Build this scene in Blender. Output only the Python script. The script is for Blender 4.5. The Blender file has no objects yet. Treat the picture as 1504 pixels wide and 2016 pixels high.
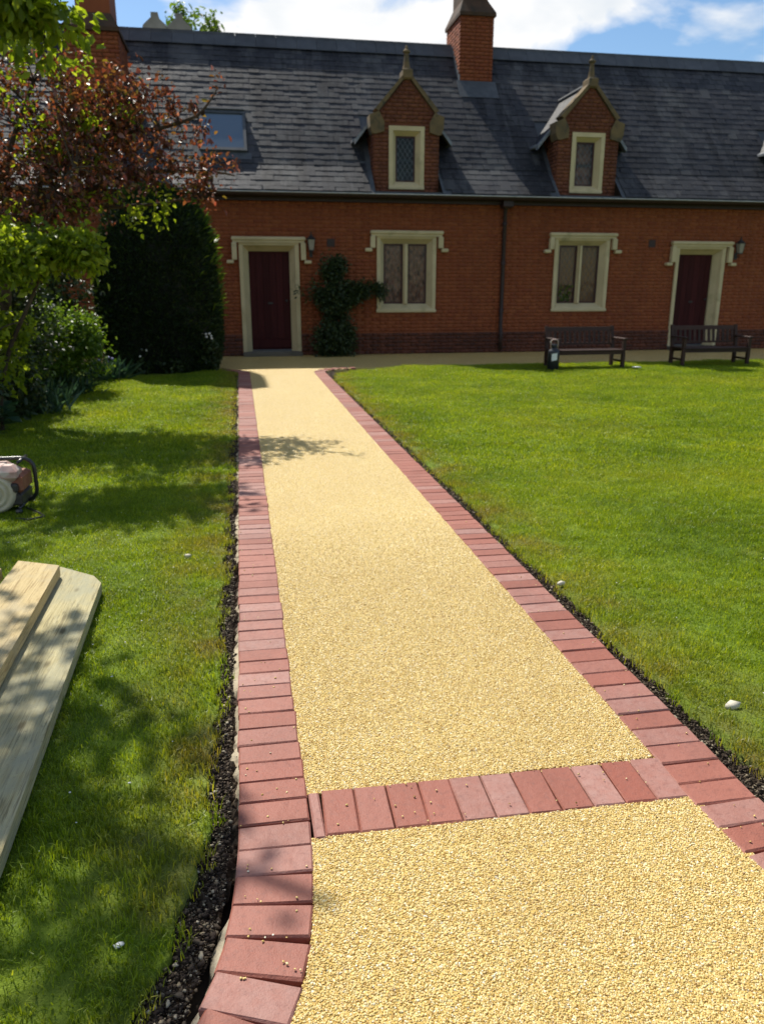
import bpy, math, random
import numpy as np
from mathutils import Vector, Matrix, noise as mnoise

random.seed(7)
rng = np.random.default_rng(11)
SC = bpy.context.scene
COL = SC.collection
PI = math.pi
rad = math.radians

# ------------------------------------------------------------------ camera
CAM_H = 1.4
PITCH, YAW = math.atan(443 / 1511.0), math.atan(282 / 1574.6)
cam_d = bpy.data.cameras.new('camera')
cam = bpy.data.objects.new('camera', cam_d)
COL.objects.link(cam)
cam_d.sensor_fit = 'VERTICAL'
cam_d.sensor_height = 36.0
cam_d.lens = 36.0 * 1511 / 2016
cam_d.clip_start, cam_d.clip_end = 0.05, 3000
cam.location = (0, 0, CAM_H)
cam.rotation_euler = (PI / 2 - PITCH, 0, -YAW)
cam_d.dof.use_dof = True
cam_d.dof.focus_distance = 2.0
cam_d.dof.aperture_fstop = 5.2
SC.camera = cam

# ------------------------------------------------------------------ light
SUN_EL, SUN_AZ = rad(50.7), rad(-21.5)          # azimuth from +Y, towards -X is negative
sun_dir = Vector((math.sin(SUN_AZ) * math.cos(SUN_EL), math.cos(SUN_AZ) * math.cos(SUN_EL), math.sin(SUN_EL)))
sun_d = bpy.data.lights.new('sun', 'SUN')
sun_d.energy = 4.9
sun_d.angle = rad(0.53)
sun_d.color = (1.0, 0.95, 0.86)
sun = bpy.data.objects.new('sun', sun_d)
sun.rotation_euler = sun_dir.to_track_quat('Z', 'Y').to_euler()
sun.location = (-8, 20, 30)
COL.objects.link(sun)

world = bpy.data.worlds.new('World')
SC.world = world
world.use_nodes = True
wt = world.node_tree
wt.nodes.clear()
def wn(t, **kw):
    n = wt.nodes.new(t)
    for k, v in kw.items():
        setattr(n, k, v)
    return n
sky = wn('ShaderNodeTexSky', sky_type='NISHITA', sun_disc=False)
sky.sun_elevation = SUN_EL
sky.sun_rotation = SUN_AZ
sky.air_density, sky.dust_density, sky.ozone_density = 1.0, 0.3, 0.7
bg_sky = wn('ShaderNodeBackground'); bg_sky.inputs['Strength'].default_value = 0.098
hs = wn('ShaderNodeHueSaturation'); hs.inputs['Saturation'].default_value = 1.2
wt.links.new(sky.outputs[0], hs.inputs['Color']); wt.links.new(hs.outputs[0], bg_sky.inputs['Color'])
bg_cl = wn('ShaderNodeBackground'); bg_cl.inputs['Strength'].default_value = 0.78
tc = wn('ShaderNodeTexCoord')
sep = wn('ShaderNodeSeparateXYZ'); wt.links.new(tc.outputs['Generated'], sep.inputs[0])
zc = wn('ShaderNodeMath', operation='MAXIMUM'); wt.links.new(sep.outputs['Z'], zc.inputs[0]); zc.inputs[1].default_value = 0.0
za = wn('ShaderNodeMath', operation='ADD'); wt.links.new(zc.outputs[0], za.inputs[0]); za.inputs[1].default_value = 0.35
dvx = wn('ShaderNodeMath', operation='DIVIDE'); wt.links.new(sep.outputs['X'], dvx.inputs[0]); wt.links.new(za.outputs[0], dvx.inputs[1])
dvy = wn('ShaderNodeMath', operation='DIVIDE'); wt.links.new(sep.outputs['Y'], dvy.inputs[0]); wt.links.new(za.outputs[0], dvy.inputs[1])
cmb = wn('ShaderNodeCombineXYZ'); wt.links.new(dvx.outputs[0], cmb.inputs[0]); wt.links.new(dvy.outputs[0], cmb.inputs[1])
cmb.inputs[2].default_value = 7.7
cn = wn('ShaderNodeTexNoise'); cn.inputs['Scale'].default_value = 2.3; cn.inputs['Detail'].default_value = 9; cn.inputs['Roughness'].default_value = 0.52
cn.inputs['Distortion'].default_value = 0.25
wt.links.new(cmb.outputs[0], cn.inputs['Vector'])
cr = wn('ShaderNodeValToRGB')
cr.color_ramp.elements[0].position, cr.color_ramp.elements[1].position = 0.525, 0.60
wt.links.new(cn.outputs[0], cr.inputs[0])
cn2 = wn('ShaderNodeTexNoise'); cn2.inputs['Scale'].default_value = 5.0; cn2.inputs['Detail'].default_value = 6
wt.links.new(cmb.outputs[0], cn2.inputs['Vector'])
cr2 = wn('ShaderNodeValToRGB')
cr2.color_ramp.elements[0].color = (0.80, 0.85, 0.90, 1); cr2.color_ramp.elements[1].color = (1, 1, 1, 1)
cr2.color_ramp.elements[0].position, cr2.color_ramp.elements[1].position = 0.36, 0.56
wt.links.new(cn2.outputs[0], cr2.inputs[0]); wt.links.new(cr2.outputs[0], bg_cl.inputs['Color'])
wmix = wn('ShaderNodeMixShader')
wt.links.new(cr.outputs[0], wmix.inputs[0]); wt.links.new(bg_sky.outputs[0], wmix.inputs[1]); wt.links.new(bg_cl.outputs[0], wmix.inputs[2])
wo = wn('ShaderNodeOutputWorld'); wt.links.new(wmix.outputs[0], wo.inputs[0])

SC.view_settings.view_transform = 'Standard'
SC.view_settings.look = 'None'
SC.view_settings.gamma = 1.0
SC.view_settings.use_curve_mapping = False
SC.view_settings.exposure = 0.40
SC.render.engine = 'CYCLES'
SC.cycles.max_bounces = 6
SC.cycles.use_denoising = True

# ------------------------------------------------------------------ materials
class NT:
    def __init__(s, name):
        s.m = bpy.data.materials.new(name); s.m.use_nodes = True
        s.t = s.m.node_tree; s.t.nodes.clear()
        s.out = s.n('ShaderNodeOutputMaterial')
    def n(s, t, **kw):
        x = s.t.nodes.new(t)
        for k, v in kw.items(): setattr(x, k, v)
        return x
    def l(s, a, b): s.t.links.new(a, b)
    def val(s, sock, v):
        if hasattr(v, 'is_output'): s.l(v, sock)
        else: sock.default_value = v
    def math(s, op, a, b=0.0, clamp=False):
        x = s.n('ShaderNodeMath', operation=op); x.use_clamp = clamp
        s.val(x.inputs[0], a); s.val(x.inputs[1], b); return x.outputs[0]
    def pos(s):
        return s.n('ShaderNodeNewGeometry').outputs['Position']
    def mapping(s, vec, sc):
        x = s.n('ShaderNodeMapping'); s.l(vec, x.inputs[0]); x.inputs['Scale'].default_value = sc; return x.outputs[0]
    def noise(s, vec, scale, detail=4, rough=0.55, dist=0.0):
        x = s.n('ShaderNodeTexNoise'); s.l(vec, x.inputs['Vector'])
        x.inputs['Scale'].default_value = scale; x.inputs['Detail'].default_value = detail
        x.inputs['Roughness'].default_value = rough; x.inputs['Distortion'].default_value = dist
        return x.outputs[0]
    def ramp(s, fac, stops, interp='LINEAR'):
        x = s.n('ShaderNodeValToRGB'); cr = x.color_ramp; cr.interpolation = interp
        while len(cr.elements) < len(stops): cr.elements.new(0.5)
        for e, (p, c) in zip(cr.elements, stops):
            e.position = p; e.color = (*c, 1) if len(c) == 3 else c
        s.l(fac, x.inputs[0]); return x.outputs[0]
    def mix(s, fac, a, b, blend='MIX'):
        x = s.n('ShaderNodeMix', data_type='RGBA', blend_type=blend)
        s.val(x.inputs[0], fac)
        for sock, v in ((x.inputs[6], a), (x.inputs[7], b)):
            if hasattr(v, 'is_output'): s.l(v, sock)
            else: sock.default_value = (*v, 1)
        return x.outputs[2]
    def rnd(s):
        g = s.n('ShaderNodeNewGeometry').outputs['Random Per Island']
        o = s.n('ShaderNodeObjectInfo').outputs['Random']
        return s.math('FRACT', s.math('ADD', s.math('MULTIPLY', g, 3.17), s.math('MULTIPLY', o, 7.31)))
    def bump(s, h, strength=0.3, dist=0.01):
        x = s.n('ShaderNodeBump'); x.inputs['Strength'].default_value = strength; x.inputs['Distance'].default_value = dist
        s.l(h, x.inputs['Height']); return x.outputs[0]
    def pbsdf(s, color, rough=0.7, normal=None, spec=0.4, metal=0.0, coat=0.0, trans=0.0, out=True):
        p = s.n('ShaderNodeBsdfPrincipled')
        s.val(p.inputs['Base Color'], color if hasattr(color, 'is_output') else (*color, 1))
        s.val(p.inputs['Roughness'], rough)
        p.inputs['Specular IOR Level'].default_value = spec
        p.inputs['Metallic'].default_value = metal
        p.inputs['Coat Weight'].default_value = coat
        p.inputs['Transmission Weight'].default_value = trans
        if normal is not None: s.l(normal, p.inputs['Normal'])
        if out: s.l(p.outputs[0], s.out.inputs[0])
        return p.outputs[0]

def mat_basic(name, a, b, scale=6.0, rough=0.7, bump=0.25, bscale=60.0, spec=0.35, rv=0.0, metal=0.0, coat=0.0, stretch=(1, 1, 1), dirt=None):
    t = NT(name); p = t.mapping(t.pos(), stretch)
    c = t.mix(t.ramp(t.noise(p, scale, 5), [(0.3, (0, 0, 0)), (0.7, (1, 1, 1))]), a, b)
    if rv:
        v = t.math('ADD', t.math('MULTIPLY', t.rnd(), rv), 1 - rv / 2)
        c = t.mix(1.0, c, v, 'MULTIPLY')
    if dirt:
        c = t.mix(t.ramp(t.noise(p, dirt[1], 4), [(dirt[2], (0, 0, 0)), (dirt[2] + 0.2, (1, 1, 1))]), c, dirt[0])
    nb = t.bump(t.noise(p, bscale, 3), bump, 0.004)
    t.pbsdf(c, rough, nb, spec, metal, coat)
    return t.m

def mat_leaf(name, stops, trans=0.4, rough=0.45, spec=0.4, tcol=(1.35, 1.3, 0.55)):
    t = NT(name)
    c = t.ramp(t.rnd(), stops)
    p = t.pbsdf(c, rough, None, spec, out=False)
    tr = t.n('ShaderNodeBsdfTranslucent'); t.l(t.mix(1.0, c, tcol, 'MULTIPLY'), tr.inputs[0])
    mx = t.n('ShaderNodeMixShader'); mx.inputs[0].default_value = trans
    t.l(p, mx.inputs[1]); t.l(tr.outputs[0], mx.inputs[2]); t.l(mx.outputs[0], t.out.inputs[0])
    return t.m

def mat_brick(name, cols, pale=0.0, bump=0.5, shade=0.45, rough=0.82):
    """fired clay: a colour of its own for every brick, mottled"""
    t = NT(name); p = t.pos(); r = t.rnd()
    c = t.ramp(r, cols)
    c = t.mix(t.ramp(t.noise(p, 9, 5), [(0.35, (0, 0, 0)), (0.75, (0.55,) * 3)]), c, cols[0][1])
    c = t.mix(t.ramp(t.noise(p, 1.1, 4), [(0.42, (0, 0, 0)), (0.75, (shade,) * 3)]), c, tuple(v * 0.55 for v in cols[0][1]))
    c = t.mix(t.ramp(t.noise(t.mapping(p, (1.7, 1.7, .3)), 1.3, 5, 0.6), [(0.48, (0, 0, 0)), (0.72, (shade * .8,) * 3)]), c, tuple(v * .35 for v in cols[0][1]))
    if pale:
        r2 = t.math('FRACT', t.math('MULTIPLY', r, 17.3))
        f = t.math('MULTIPLY', t.ramp(r2, [(0.35, (0, 0, 0)), (0.95, (pale,) * 3)]), t.ramp(t.noise(p, 26, 6, 0.7), [(0.25, (0.35,) * 3), (0.65, (1, 1, 1))]))
        c = t.mix(f, c, (0.46, 0.37, 0.33))
        c = t.mix(t.ramp(t.noise(p, 55, 5, 0.7), [(0.52, (0, 0, 0)), (0.66, (0.4,) * 3)]), c, (0.16, 0.06, 0.045))
        c = t.mix(t.ramp(t.noise(p, 160, 2), [(0.66, (0, 0, 0)), (0.74, (0.5,) * 3)]), c, (0.12, 0.07, 0.06))
    h = t.math('ADD', t.math('MULTIPLY', t.noise(p, 240, 3), 0.5), t.noise(p, 40, 4))
    t.pbsdf(c, rough, t.bump(h, bump, 0.003), 0.4)
    return t.m

M = {}
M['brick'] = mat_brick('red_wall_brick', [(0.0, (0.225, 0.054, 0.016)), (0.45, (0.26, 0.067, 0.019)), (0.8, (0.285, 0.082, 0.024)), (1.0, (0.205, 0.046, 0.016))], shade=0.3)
M['dormer_brick'] = mat_brick('weathered_dormer_brick', [(0.0, (0.14, 0.042, 0.018)), (0.45, (0.18, 0.056, 0.022)), (0.8, (0.21, 0.07, 0.028)), (1.0, (0.11, 0.035, 0.018))], shade=0.5)
M['plinth_brick'] = mat_brick('damp_plinth_brick', [(0.0, (0.07, 0.026, 0.016)), (0.6, (0.11, 0.035, 0.02)), (1.0, (0.15, 0.045, 0.022))])
M['paver'] = mat_brick('red_block_paver', [(0.0, (0.27, 0.086, 0.054)), (0.3, (0.305, 0.104, 0.069)), (0.7, (0.34, 0.126, 0.087)), (1.0, (0.28, 0.081, 0.05))], pale=0.33, bump=0.8, shade=0.32, rough=0.62)
M['mortar'] = mat_basic('lime_mortar', (0.21, 0.058, 0.021), (0.25, 0.076, 0.03), 5, 0.95, 0.4, 120)
M['stone'] = mat_basic('buff_window_stone', (0.50, 0.405, 0.225), (0.60, 0.49, 0.285), 2.2, 0.85, 0.25, 70, rv=0.06, dirt=((0.36, 0.30, 0.16), 3.3, 0.58))
M['old_stone'] = mat_basic('weathered_stone', (0.20, 0.135, 0.06), (0.11, 0.08, 0.042), 4, 0.9, 0.5, 60, dirt=((0.05, 0.05, 0.035), 6, 0.52))
M['sooty'] = mat_basic('soot_stained_brick', (0.10, 0.05, 0.025), (0.06, 0.036, 0.02), 3, 0.9, 0.5, 60, dirt=((0.03, 0.025, 0.016), 4, 0.5))
M['far_stone'] = mat_basic('grey_stack_stone', (0.34, 0.31, 0.24), (0.22, 0.2, 0.15), 2.5, 0.9, 0.3, 40)
t = NT('welsh_slate'); p = t.pos(); r = t.rnd()
c = t.ramp(r, [(0, (0.017, 0.018, 0.022)), (0.35, (0.026, 0.027, 0.032)), (0.7, (0.039, 0.038, 0.042)), (0.9, (0.064, 0.064, 0.063)), (1, (0.024, 0.022, 0.028))])
c = t.mix(t.ramp(t.noise(t.mapping(p, (1, 0.35, 0.35)), 1.3, 5), [(0.45, (0, 0, 0)), (0.7, (0.7,) * 3)]), c, (0.016, 0.017, 0.020))
c = t.mix(t.ramp(t.noise(t.mapping(p, (2.2, .22, .22)), 1.0, 5, 0.7), [(0.50, (0, 0, 0)), (0.58, (0.85,) * 3)]), c, (0.010, 0.010, 0.012))
c = t.mix(t.ramp(t.noise(t.mapping(p, (.9, .5, .5)), 1.0, 5, 0.65), [(0.54, (0, 0, 0)), (0.68, (0.5,) * 3)]), c, (0.105, 0.105, 0.102))
c = t.mix(t.ramp(t.noise(p, 24, 4), [(0.58, (0, 0, 0)), (0.72, (0.5,) * 3)]), c, (0.11, 0.112, 0.098))
t.pbsdf(c, t.ramp(t.noise(p, 12, 3), [(0.3, (0.55,) * 3), (0.8, (0.8,) * 3)]), t.bump(t.noise(p, 55, 4), 0.35, 0.006), 0.3)
M['slate'] = t.m
M['ridge'] = mat_basic('grey_ridge_tile', (0.055, 0.06, 0.068), (0.085, 0.09, 0.098), 4, 0.75, 0.3, 50, rv=0.3)
M['lead'] = mat_basic('lead_sheet', (0.13, 0.14, 0.15), (0.24, 0.25, 0.265), 9, 0.5, 0.2, 30, 0.5, metal=0.2)
M['dull_lead'] = mat_basic('dull_lead_sheet', (0.045, 0.052, 0.06), (0.075, 0.083, 0.09), 9, 0.65, 0.2, 30, 0.4)
M['gutter'] = mat_basic('gutter_paint', (0.025, 0.014, 0.012), (0.04, 0.02, 0.016), 6, 0.5, 0.1, 40)
M['gutter_lip_highlight'] = mat_basic('painted_gutter_highlight', (0.40, 0.39, 0.36), (0.58, 0.57, 0.53), 5, 0.8, 0.2, 40)  # pale tone paints the sunlit highlight along the gutter edge
M['door'] = mat_basic('dark_plum_door_paint', (0.040, 0.0075, 0.008), (0.056, 0.0115, 0.011), 3, 0.7, 0.25, 40, 0.15, rv=0.5, stretch=(6, 6, 0.7))
M['iron'] = mat_basic('black_iron', (0.012, 0.012, 0.013), (0.025, 0.023, 0.022), 14, 0.5, 0.2, 90, 0.5)
M['casement'] = mat_basic('dark_red_casement_paint', (0.045, 0.012, 0.012), (0.06, 0.018, 0.016), 9, 0.5, 0.1, 50)
M['step'] = mat_basic('worn_step_stone', (0.09, 0.08, 0.06), (0.14, 0.12, 0.09), 5, 0.85, 0.3, 60)
M['dark'] = mat_basic('dark_room', (0.02, 0.016, 0.014), (0.03, 0.022, 0.02), 2, 0.9, 0.0)
M['curtain'] = mat_basic('rose_reflection_curtain', (0.32, 0.11, 0.07), (0.52, 0.28, 0.21), 13, 0.9, 0.1, 40, stretch=(1, 1, 0.8), dirt=((0.04, 0.015, 0.012), 9, 0.48))  # pinkish mottling paints the reflections of the panes onto the cloth
M['net'] = mat_basic('beige_curtain', (0.34, 0.16, 0.08), (0.42, 0.22, 0.115), 20, 0.9, 0.1, 40)
t = NT('window_glass')
gl = t.n('ShaderNodeBsdfGlossy'); gl.inputs['Roughness'].default_value = 0.03
t.l(t.bump(t.noise(t.pos(), 5.0, 2), 0.25, 0.02), gl.inputs['Normal'])
tp = t.n('ShaderNodeBsdfTransparent'); tp.inputs[0].default_value = (0.85, 0.88, 0.86, 1)
fr = t.n('ShaderNodeFresnel'); fr.inputs[0].default_value = 1.5
mx = t.n('ShaderNodeMixShader'); t.l(t.math('MULTIPLY', fr.outputs[0], 0.3), mx.inputs[0]); t.l(tp.outputs[0], mx.inputs[1]); t.l(gl.outputs[0], mx.inputs[2])
t.l(mx.outputs[0], t.out.inputs[0]); M['glass'] = t.m
t = NT('rooflight_glass'); t.pbsdf((0.10, 0.125, 0.15), 0.12, None, 0.9, coat=0.6); M['roofglass'] = t.m
M['lantern_glass'] = mat_basic('frosted_lantern_glass', (0.25, 0.22, 0.17), (0.32, 0.28, 0.22), 12, 0.3, 0.1)
M['bench'] = mat_basic('dark_bench_timber', (0.030, 0.012, 0.008), (0.05, 0.021, 0.013), 5, 0.62, 0.3, 70, 0.35, rv=0.5, stretch=(0.4, 4, 4))
M['bark'] = mat_basic('tree_bark', (0.045, 0.03, 0.02), (0.09, 0.065, 0.045), 12, 0.95, 0.8, 50, stretch=(1, 1, 0.4))
M['soil'] = mat_basic('dark_turned_soil', (0.036, 0.024, 0.015), (0.09, 0.062, 0.039), 14, 0.95, 0.6, 90, dirt=((0.20, 0.155, 0.10), 30, 0.56))
M['bedsoil'] = mat_basic('flower_bed_soil', (0.02, 0.015, 0.010), (0.045, 0.033, 0.022), 9, 0.95, 0.9, 40)
t = NT('soil_crumbs'); r = t.rnd()
t.pbsdf(t.ramp(r, [(0, (0.018, 0.012, 0.009)), (0.5, (0.05, 0.035, 0.024)), (0.78, (0.10, 0.074, 0.05)), (0.92, (0.28, 0.23, 0.15)), (1, (0.42, 0.37, 0.27))]), 0.9, t.bump(t.noise(t.pos(), 120, 3), 0.6, 0.004), 0.25)
M['clod'] = t.m
M['concrete'] = mat_basic('sandy_concrete', (0.36, 0.30, 0.20), (0.48, 0.41, 0.29), 10, 0.95, 0.8, 90, dirt=((0.10, 0.075, 0.05), 17, 0.50))
M['tarmac'] = mat_basic('dark_edge_strip', (0.03, 0.02, 0.014), (0.05, 0.034, 0.024), 12, 0.95, 0.6, 60)

# resin bound gravel
PEB = [(0.0, (0.26, 0.135, 0.03)), (0.09, (0.44, 0.27, 0.06)), (0.26, (0.58, 0.39, 0.10)), (0.5, (0.65, 0.465, 0.138)), (0.8, (0.72, 0.555, 0.205)), (0.95, (0.77, 0.66, 0.36)), (1.0, (0.84, 0.80, 0.64))]
t = NT('resin_bound_gravel'); p = t.pos()
v = t.n('ShaderNodeTexVoronoi'); t.l(p, v.inputs['Vector']); v.inputs['Scale'].default_value = 190
sepc = t.n('ShaderNodeSeparateColor'); t.l(v.outputs['Color'], sepc.inputs[0])
c = t.ramp(sepc.outputs[0], PEB)
c = t.mix(t.ramp(v.outputs['Distance'], [(0.55, (0, 0, 0)), (0.9, (0.35,) * 3)]), c, (0.30, 0.19, 0.05))
c = t.mix(t.ramp(t.noise(p, 1.6, 5), [(0.35, (0, 0, 0)), (0.75, (0.34,) * 3)]), c, (0.47, 0.31, 0.10))
hh = t.math('SUBTRACT', 1.0, v.outputs['Distance'])
t.pbsdf(c, t.ramp(sepc.outputs[1], [(0, (0.22,) * 3), (1, (0.6,) * 3)]), t.bump(hh, 0.85, 0.005), 0.5)
M['gravel'] = t.m
t = NT('gravel_pebble'); c = t.ramp(t.rnd(), PEB)
c = t.mix(t.ramp(t.noise(t.pos(), 2.3, 5), [(0.38, (0, 0, 0)), (0.72, (0.32,) * 3)]), c, (0.44, 0.27, 0.07))
t.pbsdf(c, t.math('ADD', t.math('MULTIPLY', t.rnd(), 0.35), 0.22), t.bump(t.noise(t.pos(), 420, 2), 0.25, 0.002), 0.55)
M['pebble'] = t.m

def grass_nodes(t, dark=1.0):
    p = t.pos()
    n1 = t.noise(p, 0.9, 5, 0.6); n2 = t.noise(p, 5.5, 4, 0.6)
    g = t.ramp(n1, [(0.3, (0.13 * dark, 0.215 * dark, 0.010)), (0.5, (0.205 * dark, 0.30 * dark, 0.013)), (0.72, (0.295 * dark, 0.37 * dark, 0.02))])
    g = t.mix(t.ramp(t.noise(p, 0.42, 4, 0.55), [(0.52, (0, 0, 0)), (0.7, (0.32,) * 3)]), g, (0.235 * dark, 0.24 * dark, 0.025))
    f2 = t.ramp(n2, [(0.54, (0, 0, 0)), (0.8, (0.42,) * 3)])
    g = t.mix(f2, g, (0.27 * dark, 0.255 * dark, 0.05))
    # turf browned along the freshly cut edges
    sx = t.n('ShaderNodeSeparateXYZ'); t.l(p, sx.inputs[0])
    dl = t.math('SUBTRACT', -0.14, sx.outputs[0]); dr = t.math('SUBTRACT', sx.outputs[0], 1.44)
    d = t.math('MAXIMUM', dl, dr)
    e = t.math('SUBTRACT', 1.0, t.math('DIVIDE', d, 0.42), True)
    ff = t.math('MULTIPLY', e, t.ramp(t.noise(p, 3.2, 4), [(0.36, (0, 0, 0)), (0.66, (1, 1, 1))]))
    return t.mix(t.math('MULTIPLY', ff, 0.7), g, (0.27 * dark, 0.185 * dark, 0.055))
t = NT('lawn_turf'); c = grass_nodes(t, 0.62)
t.pbsdf(c, 0.9, t.bump(t.noise(t.pos(), 130, 3), 0.8, 0.012), 0.2); M['turf'] = t.m
t = NT('grass_blade'); c = grass_nodes(t)
r = t.rnd()
c = t.mix(1.0, c, t.ramp(r, [(0, (0.55, 0.6, 0.5)), (0.5, (1, 1, 1)), (0.86, (1.3, 1.2, 1.2)), (0.95, (1.7, 1.4, 2.2)), (1, (2.0, 1.55, 3.0))]), 'MULTIPLY')
pb = t.pbsdf(c, 0.42, None, 0.35, out=False)
tr = t.n('ShaderNodeBsdfTranslucent'); t.l(t.mix(1.0, c, (1.5, 1.35, 0.5), 'MULTIPLY'), tr.inputs[0])
mx = t.n('ShaderNodeMixShader'); mx.inputs[0].default_value = 0.5
t.l(pb, mx.inputs[1]); t.l(tr.outputs[0], mx.inputs[2]); t.l(mx.outputs[0], t.out.inputs[0]); M['blade'] = t.m

M['crab'] = mat_leaf('bronze_purple_leaf', [(0, (0.05, 0.030, 0.018)), (0.35, (0.10, 0.042, 0.03)), (0.55, (0.17, 0.062, 0.045)), (0.66, (0.15, 0.11, 0.035)), (0.76, (0.28, 0.08, 0.07)), (0.88, (0.17, 0.19, 0.03)), (0.93, (0.3, 0.13, 0.13)), (1, (0.42, 0.26, 0.25))], 0.42, 0.42, 0.4, (1.5, 0.95, 0.5))
M['lime'] = mat_leaf('fresh_lime_leaf', [(0, (0.11, 0.17, 0.012)), (0.5, (0.22, 0.30, 0.02)), (1, (0.35, 0.42, 0.05))], 0.6, 0.45)
M['bush'] = mat_leaf('mid_green_leaf', [(0, (0.05, 0.11, 0.012)), (0.6, (0.11, 0.19, 0.015)), (1, (0.2, 0.29, 0.04))], 0.45, 0.42)
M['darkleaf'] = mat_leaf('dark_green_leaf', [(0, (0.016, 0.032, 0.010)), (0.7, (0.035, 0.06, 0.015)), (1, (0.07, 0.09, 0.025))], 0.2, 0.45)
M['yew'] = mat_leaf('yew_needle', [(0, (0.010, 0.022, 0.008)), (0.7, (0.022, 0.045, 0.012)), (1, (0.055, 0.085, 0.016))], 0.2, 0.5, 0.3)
M['yewcore'] = mat_basic('yew_inner_hull', (0.008, 0.010, 0.006), (0.014, 0.016, 0.009), 8, 0.95, 0.5, 40)
M['strap'] = mat_leaf('blue_green_strap_leaf', [(0, (0.03, 0.07, 0.035)), (0.7, (0.06, 0.12, 0.06)), (1, (0.12, 0.18, 0.10))], 0.3, 0.35, 0.5, (1.1, 1.2, 0.8))
M['hosta'] = mat_leaf('broad_bluish_leaf', [(0, (0.045, 0.10, 0.06)), (1, (0.10, 0.17, 0.11))], 0.25, 0.35, 0.5, (1.0, 1.2, 0.8))
M['petal'] = mat_basic('white_petal', (0.62, 0.6, 0.56), (0.75, 0.74, 0.7), 30, 0.7, 0.0)
M['blue_petal'] = mat_basic('lilac_petal', (0.22, 0.22, 0.42), (0.34, 0.33, 0.52), 30, 0.7, 0.0)

def mat_plank(name, a, b, kn, grey):
    t = NT(name); q = t.pos()
    wv = t.noise(t.mapping(q, (3, .5, 3)), 2.0, 3)
    cmb_ = t.n('ShaderNodeVectorMath', operation='ADD'); t.l(t.mapping(q, (26, .9, 26)), cmb_.inputs[0]); t.l(wv, cmb_.inputs[1])
    w = t.noise(cmb_.outputs[0], 2.6, 8, 0.7, 1.6)
    c = t.mix(t.ramp(w, [(0.36, (0, 0, 0)), (0.62, (1, 1, 1))]), a, b)
    c = t.mix(t.ramp(t.noise(cmb_.outputs[0], 6.0, 4, 0.6), [(0.52, (0, 0, 0)), (0.64, (0.75,) * 3)]), c, tuple(v * .7 for v in kn))
    c = t.mix(t.ramp(t.noise(t.mapping(q, (2.2, 1.1, 2)), 3.4, 6, 0.65), [(0.46, (0, 0, 0)), (0.62, (0.8,) * 3)]), c, grey)
    v = t.n('ShaderNodeTexVoronoi'); t.l(t.mapping(q, (7, 3.2, 7)), v.inputs['Vector']); v.inputs['Scale'].default_value = 1.0; v.inputs['Randomness'].default_value = 1
    c = t.mix(t.ramp(v.outputs['Distance'], [(0.05, (0.9,) * 3), (0.13, (0, 0, 0))]), c, tuple(x * .5 for x in kn))
    c = t.mix(t.ramp(t.noise(q, 60, 4, .7), [(0.60, (0, 0, 0)), (0.72, (0.5,) * 3)]), c, (.12, .09, .05))
    t.pbsdf(c, 0.78, t.bump(w, 0.9, 0.004), 0.25); return t.m
M['plank_y'] = mat_plank('fresh_sawn_timber', (0.44, 0.33, 0.15), (0.55, 0.43, 0.22), (0.34, 0.22, 0.08), (0.42, 0.35, 0.21))
M['plank_g'] = mat_plank('greenish_treated_timber', (0.36, 0.30, 0.14), (0.49, 0.43, 0.24), (0.22, 0.18, 0.085), (0.33, 0.315, 0.205))
M['gen_frame'] = mat_basic('black_tube_paint', (0.01, 0.01, 0.011), (0.02, 0.02, 0.02), 20, 0.35, 0.1, 60, 0.6)
M['gen_red'] = mat_basic('faded_red_paint', (0.40, 0.22, 0.18), (0.55, 0.40, 0.34), 14, 0.5, 0.1, 60, dirt=((0.60, 0.55, 0.47), 12, 0.52))
M['gen_rust'] = mat_basic('rusty_red_guard', (0.22, 0.07, 0.04), (0.32, 0.14, 0.08), 25, 0.6, 0.2, 60)
M['gen_cream'] = mat_basic('dusty_cream_cover', (0.44, 0.38, 0.25), (0.55, 0.49, 0.35), 12, 0.4, 0.2, 60, 0.5, dirt=((0.2, 0.15, 0.08), 9, 0.55))
M['gen_dark'] = mat_basic('oily_engine_metal', (0.02, 0.018, 0.017), (0.05, 0.045, 0.04), 25, 0.45, 0.4, 60, 0.5)
M['black_plastic'] = mat_basic('black_plastic', (0.012, 0.013, 0.016), (0.02, 0.022, 0.026), 10, 0.4, 0.1, 50, 0.5)
M['white_label'] = mat_basic('white_plastic', (0.70, 0.70, 0.68), (0.78, 0.78, 0.76), 10, 0.5, 0.0)
M['pale_stone'] = mat_basic('pale_pebble', (0.50, 0.45, 0.33), (0.62, 0.57, 0.45), 30, 0.85, 0.4, 80)

# ------------------------------------------------------------------ object helpers
ORG = {}                                     # world origin of every root / part
def org(o): return ORG.get(o.name, Vector((0, 0, 0))) if o else Vector((0, 0, 0))

def link(o, parent=None):
    COL.objects.link(o)
    if parent: o.parent = parent
    return o

def thing(name, label, cat, loc, group=None, rz=0.0):
    o = bpy.data.objects.new(name, None); COL.objects.link(o)
    o.location = loc; o.rotation_euler = (0, 0, rz); o.empty_display_size = 0.2
    o['label'] = label; o['category'] = cat
    if group: o['group'] = group
    ORG[o.name] = Vector(loc) if rz == 0.0 else Vector((0, 0, 0))
    return o

def tag(o, label=None, cat=None, group=None, kind=None):
    for k, v in (('label', label), ('category', cat), ('group', group), ('kind', kind)):
        if v: o[k] = v
    return o

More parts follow.
